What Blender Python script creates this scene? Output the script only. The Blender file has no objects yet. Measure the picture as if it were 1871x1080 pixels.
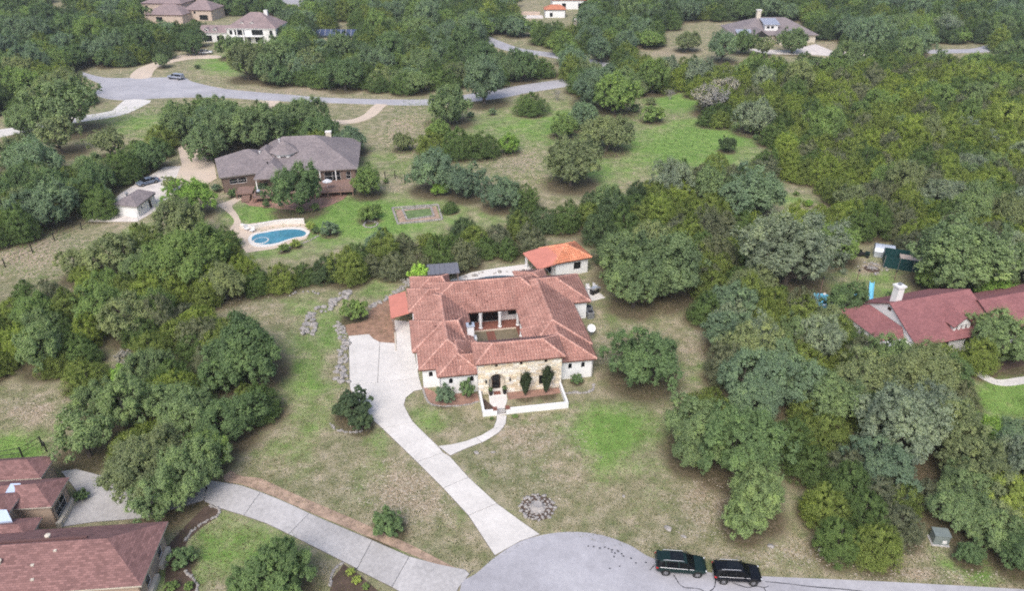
import bpy, bmesh, math, random
import numpy as np
from mathutils import Vector, Matrix
from mathutils.geometry import tessellate_polygon

random.seed(7); RNG = np.random.default_rng(7)
SC = bpy.context.scene
COL = SC.collection

# ------------------------------------------------------------------ camera, sky, sun, exposure
FOC = 1350.0                      # focal length in pixels of the 1871 px wide photograph
CAM_PITCH = math.atan2(11.44 / 0.01484, FOC)
CAM_H = math.cos(CAM_PITCH) / 0.01484
cam_d = bpy.data.cameras.new('camera'); cam = bpy.data.objects.new('camera', cam_d); COL.objects.link(cam)
cam.location = (0, 0, CAM_H); cam.rotation_euler = (math.pi / 2 - CAM_PITCH, 0, 0)
cam_d.sensor_width = 36; cam_d.lens = 36 * FOC / 1871; cam_d.clip_end = 3000; cam_d.clip_start = 0.5
SC.camera = cam
SUN_EL, SUN_AZ = math.radians(50), math.radians(196)      # high, behind the camera and a little left
w = bpy.data.worlds.new('World'); SC.world = w; w.use_nodes = True
nt = w.node_tree; bg = nt.nodes['Background']
sky = nt.nodes.new('ShaderNodeTexSky'); sky.sky_type = 'NISHITA'; sky.sun_disc = False
sky.sun_elevation = SUN_EL; sky.sun_rotation = SUN_AZ; sky.dust_density = 4; sky.air_density = 1.0; sky.ozone_density = 1
nt.links.new(sky.outputs[0], bg.inputs[0]); bg.inputs[1].default_value = 0.15
sd = bpy.data.lights.new('sun', 'SUN'); so = bpy.data.objects.new('sun', sd); COL.objects.link(so)
sd.energy = 1.5; sd.angle = math.radians(30); sd.color = (1.0, 0.975, 0.94)
dirv = Vector((math.sin(SUN_AZ) * math.cos(SUN_EL), math.cos(SUN_AZ) * math.cos(SUN_EL), math.sin(SUN_EL)))
so.rotation_euler = dirv.to_track_quat('Z', 'Y').to_euler(); so.location = (0, 0, 120)
SC.view_settings.view_transform = 'Standard'; SC.view_settings.look = 'None'
SC.view_settings.gamma = 1; SC.view_settings.use_curve_mapping = False
SC.view_settings.exposure = 0.46
SC.cycles.max_bounces = 8; SC.cycles.diffuse_bounces = 5; SC.cycles.glossy_bounces = 2
SC.cycles.transmission_bounces = 5; SC.cycles.transparent_max_bounces = 6
SC.cycles.use_denoising = False; SC.cycles.sample_clamp_indirect = 4; SC.cycles.filter_width = 1.9

# ------------------------------------------------------------------ where a photographed point stands on the ground
def P(px, py, h=0.0):
    u = (px - 935.5) / FOC; v = (py - 540) / FOC
    dy = math.cos(CAM_PITCH) - v * math.sin(CAM_PITCH); dz = -math.sin(CAM_PITCH) - v * math.cos(CAM_PITCH)
    t = (h - CAM_H) / dz
    return (u * t, dy * t)
def Q(X, Y, Z=0.0):
    d = Z - CAM_H
    z = Y * math.cos(CAM_PITCH) - d * math.sin(CAM_PITCH)
    dn = -Y * math.sin(CAM_PITCH) - d * math.cos(CAM_PITCH)
    return (935.5 + FOC * X / z, 540 + FOC * dn / z, FOC / z)     # px, py, px per metre
def QN(X, Y, Z):
    d = Z - CAM_H
    z = Y * math.cos(CAM_PITCH) - d * math.sin(CAM_PITCH)
    dn = -Y * math.sin(CAM_PITCH) - d * math.cos(CAM_PITCH)
    return 935.5 + FOC * X / z, 540 + FOC * dn / z

# ------------------------------------------------------------------ materials
def newmat(name):
    m = bpy.data.materials.new(name); m.use_nodes = True
    return m, m.node_tree, m.node_tree.nodes['Principled BSDF']
def N(nt, t, **kw):
    n = nt.nodes.new(t)
    for k, v in kw.items():
        if k.startswith('i_'): n.inputs[int(k[2:])].default_value = v
        else: setattr(n, k, v)
    return n
def noise(nt, vec, scale, detail=3, rough=0.6):
    n = N(nt, 'ShaderNodeTexNoise'); n.inputs['Scale'].default_value = scale
    n.inputs['Detail'].default_value = detail; n.inputs['Roughness'].default_value = rough
    if vec is not None: nt.links.new(vec, n.inputs['Vector'])
    return n
def ramp(nt, fac, stops):
    r = N(nt, 'ShaderNodeValToRGB'); e = r.color_ramp.elements
    while len(e) < len(stops): e.new(0.5)
    for i, (p, c) in enumerate(stops):
        e[i].position = p; e[i].color = (*c, 1) if len(c) == 3 else c
    nt.links.new(fac, r.inputs[0]); return r
def mix(nt, fac, a, b, mode='MIX'):
    m = N(nt, 'ShaderNodeMix', data_type='RGBA', blend_type=mode)
    for k, v in ((0, fac), (6, a), (7, b)):
        if isinstance(v, (int, float)): m.inputs[k].default_value = v
        elif isinstance(v, tuple): m.inputs[k].default_value = (*v, 1)
        else: nt.links.new(v, m.inputs[k])
    return m.outputs[2]
def math_n(nt, op, a, b=None, clamp=False):
    m = N(nt, 'ShaderNodeMath', operation=op, use_clamp=clamp)
    for k, v in ((0, a), (1, b)):
        if v is None: continue
        if isinstance(v, (int, float)): m.inputs[k].default_value = v
        else: nt.links.new(v, m.inputs[k])
    return m.outputs[0]
def bump(nt, bsdf, height, strength=0.3, dist=0.05):
    b = N(nt, 'ShaderNodeBump'); b.inputs['Strength'].default_value = strength; b.inputs['Distance'].default_value = dist
    nt.links.new(height, b.inputs['Height']); nt.links.new(b.outputs[0], bsdf.inputs['Normal'])
def simple(name, col, rough=0.7, var=0.15, scale=2.0, fine=14.0, metal=0.0, bmp=0.15, spec=0.3, objcol=False, coat=0):
    m, nt, b = newmat(name)
    tc = N(nt, 'ShaderNodeTexCoord').outputs['Object']
    n1 = noise(nt, tc, scale, 4); n2 = noise(nt, tc, fine, 3)
    dark = tuple(c * (1 - var * 1.6) for c in col); light = tuple(min(1, c * (1 + var)) for c in col)
    f = math_n(nt, 'ADD', math_n(nt, 'MULTIPLY', n1.outputs[0], 0.6), math_n(nt, 'MULTIPLY', n2.outputs[0], 0.4))
    r = ramp(nt, f, [(0.32, dark), (0.68, light)])
    out = r.outputs[0]
    if objcol:
        oi = N(nt, 'ShaderNodeObjectInfo'); out = mix(nt, 1.0, out, oi.outputs['Color'], 'MULTIPLY')
    nt.links.new(out, b.inputs['Base Color'])
    b.inputs['Roughness'].default_value = rough; b.inputs['Metallic'].default_value = metal
    b.inputs['Specular IOR Level'].default_value = spec; b.inputs['Coat Weight'].default_value = coat
    b.inputs['Coat Roughness'].default_value = 0.08
    if bmp: bump(nt, b, n2.outputs[0], bmp, 0.02)
    return m
def shingle_mat(name, col, var=0.2):
    m, nt, b = newmat(name)
    uv = N(nt, 'ShaderNodeTexCoord').outputs['UV']; ob = N(nt, 'ShaderNodeTexCoord').outputs['Object']
    br = N(nt, 'ShaderNodeTexBrick'); nt.links.new(uv, br.inputs['Vector'])
    br.inputs['Scale'].default_value = 1.0; br.inputs['Mortar Size'].default_value = 0.016
    br.inputs['Brick Width'].default_value = 0.42; br.inputs['Row Height'].default_value = 0.2
    br.inputs['Bias'].default_value = 0; br.inputs['Mortar Smooth'].default_value = 0.3
    br.inputs['Color1'].default_value = (*[c * (1 + var) for c in col], 1)
    br.inputs['Color2'].default_value = (*[c * (1 - var) for c in col], 1)
    br.inputs['Mortar'].default_value = (*[c * 0.55 for c in col], 1)
    n1 = noise(nt, ob, 0.35, 4); n2 = noise(nt, ob, 9, 3)
    f = ramp(nt, math_n(nt, 'ADD', math_n(nt, 'MULTIPLY', n1.outputs[0], .6), math_n(nt, 'MULTIPLY', n2.outputs[0], .4)), [(0.3, (.72, .72, .74)), (0.7, (1.15, 1.13, 1.1))])
    nt.links.new(mix(nt, 1.0, br.outputs[0], f.outputs[0], 'MULTIPLY'), b.inputs['Base Color'])
    b.inputs['Roughness'].default_value = 0.9; b.inputs['Specular IOR Level'].default_value = 0.15
    bump(nt, b, br.outputs['Fac'], -0.4, 0.02)
    return m
def leaf_mat(name, back=0.35):
    m, nt, b = newmat(name)
    at = N(nt, 'ShaderNodeAttribute', attribute_type='INSTANCER', attribute_name='tcol')
    ti = N(nt, 'ShaderNodeAttribute', attribute_name='tint')
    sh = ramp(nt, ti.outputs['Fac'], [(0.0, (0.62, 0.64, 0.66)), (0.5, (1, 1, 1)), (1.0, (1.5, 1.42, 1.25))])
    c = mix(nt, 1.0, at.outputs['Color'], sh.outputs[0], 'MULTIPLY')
    geo = N(nt, 'ShaderNodeNewGeometry')
    n = noise(nt, geo.outputs['Position'], 0.06, 2)
    v = ramp(nt, n.outputs[0], [(0.35, (0.86, 0.88, 0.92)), (0.65, (1.12, 1.1, 1.0))])
    c = mix(nt, 1.0, c, v.outputs[0], 'MULTIPLY')
    nt.links.new(c, b.inputs['Base Color'])
    b.inputs['Roughness'].default_value = 0.75; b.inputs['Specular IOR Level'].default_value = 0.2
    tr = N(nt, 'ShaderNodeBsdfTranslucent'); nt.links.new(mix(nt, 1.0, c, (1.1, 1.25, 0.6), 'MULTIPLY'), tr.inputs[0])
    ms = N(nt, 'ShaderNodeMixShader'); ms.inputs[0].default_value = 0.42
    nt.links.new(b.outputs[0], ms.inputs[1]); nt.links.new(tr.outputs[0], ms.inputs[2])
    nt.links.new(ms.outputs[0], nt.nodes['Material Output'].inputs[0])
    return m

M = {}
M['leaf'] = leaf_mat('foliage')
M['bark'] = simple('bark', (0.13, 0.11, 0.095), 0.9, 0.3, 1.5, 8)
M['deadwood'] = simple('dead_wood', (0.36, 0.34, 0.33), 0.9, 0.2, 1.5, 8)
M['stucco'] = simple('white_stucco', (0.78, 0.79, 0.80), 0.85, 0.05, 0.6, 20, bmp=0.1)
M['stucco_tan'] = simple('tan_stucco', (0.44, 0.34, 0.27), 0.85, 0.10, 0.6, 20, bmp=0.1)
M['stucco_pink'] = simple('pinkish_stucco', (0.52, 0.42, 0.36), 0.85, 0.08, 0.6, 20)
M['brown_wall'] = simple('brown_siding', (0.20, 0.145, 0.12), 0.8, 0.12, 0.8, 12)
M['trim_white'] = simple('white_trim', (0.74, 0.74, 0.74), 0.6, 0.04)
M['trim_cream'] = simple('cream_trim', (0.60, 0.55, 0.47), 0.6, 0.06)
M['fascia'] = simple('dark_fascia', (0.11, 0.045, 0.035), 0.6, 0.1)
M['fascia_grey'] = simple('grey_fascia', (0.30, 0.27, 0.26), 0.6, 0.1)
M['glass'] = simple('dark_glass', (0.010, 0.012, 0.015), 0.12, 0.2, bmp=0, spec=0.35)
M['iron'] = simple('dark_iron', (0.025, 0.024, 0.024), 0.5, 0.1)
M['door_wood'] = simple('dark_wood_door', (0.05, 0.028, 0.02), 0.5, 0.2)
M['mortar'] = simple('mortar', (0.66, 0.59, 0.47), 0.95, 0.1)
M['stone'] = simple('limestone_block', (1.0, 1.0, 1.0), 0.9, 0.14, 1.4, 9, objcol=True, bmp=0.4)
M['rock'] = simple('limestone_boulder', (0.36, 0.34, 0.325), 0.95, 0.4, 1.3, 7, bmp=0.6)
M['concrete'] = simple('pale_concrete', (0.65, 0.625, 0.60), 0.85, 0.13, 0.30, 2.6, bmp=0.06, objcol=True)
M['concrete_grey'] = simple('grey_concrete', (0.47, 0.455, 0.455), 0.85, 0.22, 0.16, 2.4, bmp=0.06, objcol=True)
M['joint'] = simple('joint_filler', (0.13, 0.115, 0.10), 0.95, 0.1)
M['paving_tan'] = simple('tan_paving', (0.60, 0.50, 0.41), 0.85, 0.10, 0.3, 4)
M['brick_red'] = simple('red_brick', (0.24, 0.10, 0.075), 0.85, 0.25, 2, 14)
M['metal_grey'] = simple('grey_metal', (0.30, 0.31, 0.33), 0.45, 0.12, metal=0.3)
M['metal_light'] = simple('pale_metal', (0.55, 0.60, 0.68), 0.4, 0.08, metal=0.4)
M['car_glass'] = simple('tinted_car_glass', (0.005, 0.006, 0.008), 0.15, 0.1, bmp=0, spec=0.16)
M['bed_green'] = simple('low_green_planting', (0.15, 0.22, 0.09), 0.95, 0.35, 1.2, 5, bmp=1.0)
M['skylight'] = simple('pale_blue_skylight', (0.42, 0.52, 0.68), 0.3, 0.04)
M['utility_green'] = simple('grey_green_steel', (0.19, 0.225, 0.22), 0.5, 0.1)
M['plastic_white'] = simple('white_plastic', (0.75, 0.75, 0.76), 0.4, 0.04)
M['plastic_blue'] = simple('blue_plastic', (0.16, 0.50, 0.70), 0.4, 0.05)
M['net_teal'] = simple('teal_net', (0.010, 0.055, 0.060), 0.7, 0.15)
M['water'] = simple('pool_water', (0.08, 0.27, 0.38), 0.05, 0.22, 0.35, 2.0, bmp=0.08, spec=0.6)
M['water_dark'] = simple('dark_pool_water', (0.03, 0.08, 0.10), 0.06, 0.2, bmp=0.05, spec=0.6)
M['coping'] = simple('pool_coping', (0.72, 0.69, 0.66), 0.7, 0.08)
M['mulch'] = simple('brown_mulch', (0.33, 0.205, 0.145), 0.95, 0.35, 0.9, 6, bmp=0.8)
M['mulch_dark'] = simple('dark_mulch', (0.10, 0.07, 0.055), 0.95, 0.3, 0.9, 6, bmp=0.8)
M['mulch_red'] = simple('red_mulch', (0.34, 0.205, 0.16), 0.95, 0.3, 0.9, 6, bmp=0.8)
M['gravel_bed'] = simple('pinkish_gravel', (0.40, 0.29, 0.22), 0.95, 0.4, 1.0, 8, bmp=1.0)
M['caliche'] = simple('white_crushed_rock', (0.66, 0.61, 0.58), 0.95, 0.18, 0.35, 5, bmp=0.4)
M['deck'] = simple('reddish_deck', (0.26, 0.17, 0.14), 0.8, 0.2)
M['solar'] = simple('solar_glass', (0.05, 0.07, 0.14), 0.12, 0.1, bmp=0, spec=0.7)
M['metal_roof_grey'] = simple('grey_metal_roof', (0.20, 0.205, 0.24), 0.5, 0.12, metal=0.2)
M['standing_seam'] = simple('pale_seam_metal', (0.42, 0.45, 0.54), 0.4, 0.08, metal=0.3)
M['shingle_grey'] = shingle_mat('grey_shingles', (0.255, 0.225, 0.235))
M['shingle_mauve'] = shingle_mat('mauve_shingles', (0.30, 0.235, 0.24))
M['shingle_brown'] = shingle_mat('brown_red_shingles', (0.255, 0.145, 0.138), 0.24)
M['shingle_red'] = shingle_mat('dark_red_shingles', (0.30, 0.135, 0.14), 0.14)
M['tyre'] = simple('tyre_rubber', (0.02, 0.02, 0.02), 0.8, 0.1)
M['rim'] = simple('alloy_rim', (0.42, 0.42, 0.43), 0.35, 0.1, metal=0.8)
M['chrome'] = simple('roof_rail_metal', (0.68, 0.69, 0.72), 0.3, 0.05, metal=0.6)
M['lamp_red'] = simple('red_lamp', (0.45, 0.03, 0.035), 0.2, 0.05, bmp=0)
M['lamp_clear'] = simple('clear_lamp', (0.75, 0.77, 0.8), 0.15, 0.05, bmp=0)
def paint(name, col, metal=0.3): return simple(name, col, 0.32, 0.03, bmp=0, metal=metal, spec=0.3, coat=0.12)
M['paint_green'] = paint('dark_green_paint', (0.012, 0.030, 0.028))
M['paint_black'] = paint('black_paint', (0.008, 0.009, 0.013))
M['paint_silver'] = paint('silver_paint', (0.36, 0.39, 0.47))
M['paint_blue'] = paint('grey_blue_paint', (0.16, 0.20, 0.28))
M['paint_white'] = paint('white_paint', (0.75, 0.75, 0.76), 0)

def tile_mat(name, c1, c2, c3):
    m, nt, b = newmat(name)
    at = N(nt, 'ShaderNodeAttribute', attribute_name='tint')
    ob = N(nt, 'ShaderNodeTexCoord').outputs['Object']
    r = ramp(nt, at.outputs['Fac'], [(0.0, c1), (0.5, c2), (1.0, c3)])
    n1 = noise(nt, ob, 0.5, 4)
    v = ramp(nt, n1.outputs[0], [(0.35, (.80, .78, .78)), (0.65, (1.1, 1.1, 1.1))])
    nt.links.new(mix(nt, 1.0, r.outputs[0], v.outputs[0], 'MULTIPLY'), b.inputs['Base Color'])
    b.inputs['Roughness'].default_value = 0.8; b.inputs['Specular IOR Level'].default_value = 0.25
    return m
M['tile'] = tile_mat('terracotta_tiles', (0.25, 0.13, 0.112), (0.385, 0.21, 0.178), (0.49, 0.305, 0.26))
M['tile_orange'] = tile_mat('orange_tiles', (0.50, 0.20, 0.12), (0.64, 0.27, 0.16), (0.72, 0.36, 0.23))
M['tile_ridge'] = tile_mat('ridge_cap_tiles', (0.40, 0.21, 0.17), (0.51, 0.285, 0.235), (0.60, 0.37, 0.31))
M['red_metal_roof'] = simple('smooth_red_roofing', (0.56, 0.215, 0.165), 0.7, 0.10, 0.6, 6)

# ------------------------------------------------------------------ mesh helpers
class MB:
    def __init__(s): s.v = []; s.f = []; s.uv = None
    def add(s, vs, fs):
        o = len(s.v); s.v += [tuple(v) for v in vs]; s.f += [tuple(o + i for i in f) for f in fs]; return s
    def box(s, x0, x1, y0, y1, z0, z1):
        return s.add([(x0,y0,z0),(x1,y0,z0),(x1,y1,z0),(x0,y1,z0),(x0,y0,z1),(x1,y0,z1),(x1,y1,z1),(x0,y1,z1)],
                     [(0,3,2,1),(4,5,6,7),(0,1,5,4),(1,2,6,5),(2,3,7,6),(3,0,4,7)])
    def cbox(s, cx, cy, cz, sx, sy, sz, rz=0):
        c, sn = math.cos(rz), math.sin(rz); vs = []
        for dz in (-sz/2, sz/2):
            for dx, dy in ((-sx/2,-sy/2),(sx/2,-sy/2),(sx/2,sy/2),(-sx/2,sy/2)):
                vs.append((cx+dx*c-dy*sn, cy+dx*sn+dy*c, cz+dz))
        return s.add(vs, [(0,3,2,1),(4,5,6,7),(0,1,5,4),(1,2,6,5),(2,3,7,6),(3,0,4,7)])
    def prism(s, pts, z0, z1, top=True):
        n = len(pts)
        a = sum(pts[i][0]*pts[(i+1)%n][1]-pts[(i+1)%n][0]*pts[i][1] for i in range(n))
        if a < 0: pts = pts[::-1]
        vs = [(x,y,z0) for x,y in pts] + [(x,y,z1) for x,y in pts]
        fs = [(i,(i+1)%n,n+(i+1)%n,n+i) for i in range(n)]
        tr = tessellate_polygon([[Vector((x,y,0)) for x,y in pts]])
        for t in tr:
            p = [pts[i] for i in t]
            ar = (p[1][0]-p[0][0])*(p[2][1]-p[0][1])-(p[2][0]-p[0][0])*(p[1][1]-p[0][1])
            t = t if ar > 0 else t[::-1]
            fs.append(tuple(n+i for i in t)); fs.append(tuple(i for i in t[::-1]))
        return s.add(vs, fs)
    def tube(s, p0, p1, r0, r1=None, n=8, caps=True):
        r1 = r0 if r1 is None else r1
        p0, p1 = Vector(p0), Vector(p1); d = (p1-p0).normalized()
        a = d.cross(Vector((0,0,1)) if abs(d.z) < 0.95 else Vector((1,0,0))).normalized(); b = d.cross(a)
        vs = []
        for p, r in ((p0,r0),(p1,r1)):
            for i in range(n):
                t = 2*math.pi*i/n; vs.append(p + a*math.cos(t)*r + b*math.sin(t)*r)
        fs = [(i,(i+1)%n,n+(i+1)%n,n+i) for i in range(n)]
        if caps: fs += [tuple(range(n-1,-1,-1)), tuple(range(n,2*n))]
        return s.add(vs, fs)
    def lathe(s, prof, c=(0,0,0), n=16):
        vs = []; m = len(prof)
        for r, z in prof:
            for i in range(n):
                t = 2*math.pi*i/n; vs.append((c[0]+r*math.cos(t), c[1]+r*math.sin(t), c[2]+z))
        fs = [(j*n+i, j*n+(i+1)%n, (j+1)*n+(i+1)%n, (j+1)*n+i) for j in range(m-1) for i in range(n)]
        fs += [tuple(range(n-1,-1,-1)), tuple((m-1)*n+i for i in range(n))]
        return s.add(vs, fs)
    def mesh(s, name, mat):
        me = bpy.data.meshes.new(name); me.from_pydata(s.v, [], s.f); me.validate()
        if mat: me.materials.append(mat)
        return me
    def build(s, name, mat, parent=None, loc=None, rz=0, smooth=False):
        me = s.mesh(name, mat)
        if smooth: me.polygons.foreach_set('use_smooth', [True]*len(me.polygons))
        return link(name, me, parent, loc, rz)
def link(name, me, parent=None, loc=None, rz=0):
    o = bpy.data.objects.new(name, me); COL.objects.link(o)
    if parent is not None: o.parent = parent
    if loc is not None: o.location = loc
    if rz: o.rotation_euler = (0,0,rz)
    return o
def tag(o, label=None, cat=None, group=None, kind=None):
    if label: o['label'] = label
    if cat: o['category'] = cat
    if group: o['group'] = group
    if kind: o['kind'] = kind
    return o
def thing(name, label, cat, loc=(0,0,0), rz=0, group=None):
    o = link(name, None, None, loc, rz); o.empty_display_size = 0.3
    return tag(o, label, cat, group)
def copy_tree(o, parent=None):
    c = o.copy(); COL.objects.link(c)
    if parent is not None: c.parent = parent; c.matrix_parent_inverse = o.matrix_parent_inverse.copy()
    for ch in [k for k in o.children]: copy_tree(ch, c)
    return c
def inset(pts, d):
    n = len(pts); a = sum(pts[i][0]*pts[(i+1)%n][1]-pts[(i+1)%n][0]*pts[i][1] for i in range(n))
    if a < 0: pts = pts[::-1]
    out = []
    for i in range(n):
        p, q, r = Vector(pts[i-1]).to_2d(), Vector(pts[i]).to_2d(), Vector(pts[(i+1)%n]).to_2d()
        e1 = (q-p).normalized(); e2 = (r-q).normalized()
        n1 = Vector((-e1.y, e1.x)); n2 = Vector((-e2.y, e2.x))
        k = n1+n2; L = k.length_squared
        m = k*(2/L) if L > 0.3 else n1
        out.append(tuple(q + m*d*0.5*min(1.0, 1.0) * 1.0))
    return out
def smooth_path(pts, n=6, closed=False):
    out = []; m = len(pts)
    rng = range(m) if closed else range(m-1)
    for i in rng:
        g = (lambda k: pts[k % m]) if closed else (lambda k: pts[max(0, min(m-1, k))])
        p0,p1,p2,p3 = g(i-1),g(i),g(i+1),g(i+2)
        for j in range(n):
            t = j/n
            out.append(tuple(0.5*((2*b)+(-a+c)*t+(2*a-5*b+4*c-d)*t*t+(-a+3*b-3*c+d)*t**3) for a,b,c,d in zip(p0,p1,p2,p3)))
    if not closed: out.append(tuple(pts[-1]))
    return out
def W(pts, h=0): return [P(x, y, h) for x, y in pts]

# ------------------------------------------------------------------ open ground seen in the photograph (outlines; woods fill the rest)
CLEAR = [
 [(400,560),(520,530),(745,510),(765,720),(640,780),(700,800),(900,1040),(870,1060),(400,880),(480,810),(545,700),(535,620),(480,585),(400,595)],
 [(640,620),(745,500),(960,480),(975,440),(1085,445),(1100,520),(1240,545),(1300,650),(1235,740),(1220,860),(1300,900),(1330,990),(1440,1000),(1455,870),(1530,1030),(1640,1040),(1720,970),(1871,1060),(1950,1085),(1950,1250),(700,1250),(880,1040),(640,780)],
 [(-80,830),(90,830),(200,870),(180,950),(400,880),(860,1045),(820,1250),(-80,1250)],
 [(-80,690),(140,715),(130,760),(95,790),(85,840),(-80,845)],
 [(150,440),(200,400),(225,350),(330,290),(330,240),(400,285),(650,285),(700,190),(780,190),(745,240),(700,300),(740,330),(850,380),(900,392),(740,425),(560,460),(450,470),(440,420),(400,400),(270,400),(170,440)],
 [(700,190),(1000,190),(1160,185),(1270,170),(1270,230),(1400,250),(1390,285),(1290,300),(1180,325),(1050,365),(870,380),(760,330),(720,280)],
 [(-60,480),(0,465),(60,440),(130,420),(200,400),(260,420),(200,450),(100,520),(-60,535)],
 [(-60,215),(60,215),(200,190),(330,180),(300,235),(190,290),(100,280),(-60,300)],
 [(140,125),(230,130),(330,100),(480,160),(780,175),(870,168),(1040,138),(1045,168),(900,196),(780,206),(640,235),(570,230),(470,192),(300,190),(200,225),(-60,262),(-60,235),(190,190),(165,172),(130,142)],
 [(380,30),(510,30),(510,80),(480,90),(410,135),(330,140),(320,98),(385,85)],
 [(262,0),(375,0),(378,40),(265,42)],
 [(875,60),(1000,85),(1125,112),(1120,126),(1000,108),(875,85)],
 [(1230,40),(1330,40),(1480,40),(1495,70),(1580,92),(1580,106),(1490,100),(1380,106),(1300,120),(1230,106)],
 [(940,-10),(1062,-10),(1062,52),(945,40)],
 [(1486,518),(1555,440),(1640,448),(1690,480),(1640,512),(1720,540),(1950,540),(1950,625),(1600,635),(1570,580),(1484,572)],
 [(1778,705),(1830,690),(1950,680),(1950,800),(1871,782),(1800,750)],
 [(1420,350),(1500,338),(1525,372),(1450,388)], [(1650,314),(1712,308),(1702,326)], [(1198,368),(1250,382),(1240,396)],
 [(190,640),(262,640),(262,672),(180,702)], [(1165,90),(1232,88),(1232,106),(1170,108)], [(80,-5),(122,-5),(118,16),(82,16)],
 [(495,-12),(560,-12),(562,12),(530,10)], [(1680,84),(1815,78),(1815,104),(1690,106)], [(1845,55),(1900,52),(1900,70),(1850,68)], [(600,40),(650,42),(650,74),(600,74)],[(568,56),(650,62),(650,76),(568,70)],
 [(0,245),(60,225),(150,205),(150,222),(60,245),(0,262)],
]
CL = [np.array(p, float) for p in CLEAR]
def inpoly(x, y, poly):
    c = np.zeros(x.shape, bool); n = len(poly); j = n-1
    for i in range(n):
        xi, yi = poly[i]; xj, yj = poly[j]
        if yi != yj:
            c ^= ((yi > y) != (yj > y)) & (x < (xj-xi)*(y-yi)/(yj-yi)+xi)
        j = i
    return c
def is_clear(x, y):
    c = np.zeros(x.shape, bool)
    for p in CL: c |= inpoly(x, y, p)
    return c

LUSH = [(640,400,210,55,1.1),(1010,230,200,50,.7),(1250,270,170,60,.9),(560,350,60,30,.6),(640,395,190,42,1),(480,395,75,40,.95),(760,385,90,30,.8),(1300,250,120,48,1.1),(1240,185,70,25,1),(1120,790,105,55,1.1),(1110,850,60,40,.5),(1060,770,60,40,.5),(1180,850,60,30,.45),
 (560,690,50,130,.65),(600,600,40,60,.6),(560,560,60,25,.5),(780,765,40,28,.65),(690,820,30,60,.4),(1850,720,90,60,1.2),(430,1000,110,60,.75),(20,820,80,40,1.0),(420,118,70,22,.9),(250,225,90,30,.65),
 (1160,565,90,30,.45),(1600,520,120,40,.6),(1780,1035,70,40,.9),(1700,590,200,40,.5),(900,235,160,40,.45),(850,400,90,25,.5),(1440,365,60,20,.5),(1120,900,40,20,.1),(690,520,50,25,.6),
 (600,740,40,60,.4),(1280,690,60,30,.5),(1560,1010,60,30,.35),(250,420,40,20,.6),(380,830,60,40,.3),(330,1050,80,60,.6),(700,300,60,30,.4),(1450,1000,60,30,.3), (1100,310,140,40,.55),(500,450,90,30,.7),(540,820,60,50,.35)]
BARE = [(740,240,60,60,.8),(950,300,70,40,.75),(60,460,120,50,.95),(230,400,60,40,.7),(750,900,115,85,.85),(960,800,110,60,.7),(560,860,70,50,.4),(1000,880,120,50,.5),(1300,920,90,80,.8),(1480,1000,180,40,.7),(1270,640,45,110,.6),
 (430,560,100,30,.65),(60,750,90,35,.8),(1590,490,45,16,1),(1000,900,130,60,.5),(640,880,80,50,.4),(900,240,60,25,.3),(300,150,90,20,.5),(560,165,220,14,.8),(230,205,60,14,.7),(1230,95,60,14,1),
 (1690,318,60,12,1),(1250,380,40,15,.6),(440,360,70,20,.6),(1180,540,120,20,.4),(1100,980,300,25,.35),(640,690,14,90,.3),(720,340,60,30,.6),(820,330,70,30,.4),(620,640,60,80,.25),(1450,350,40,15,.4),
 (1340,45,60,16,.6),(1500,90,80,20,.9),(1140,770,140,60,.2),(860,1000,40,40,.3),(1700,1050,140,20,.75),(30,270,100,30,.6),(960,10,60,20,.6), (1100,640,30,70,.5)]
def field(x, y, lst):
    f = np.zeros(x.shape)
    for cx, cy, rx, ry, s in lst:
        f = np.maximum(f, s*np.clip(1.25-np.sqrt(((x-cx)/rx)**2+((y-cy)/ry)**2), 0, 1))
    return f

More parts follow.
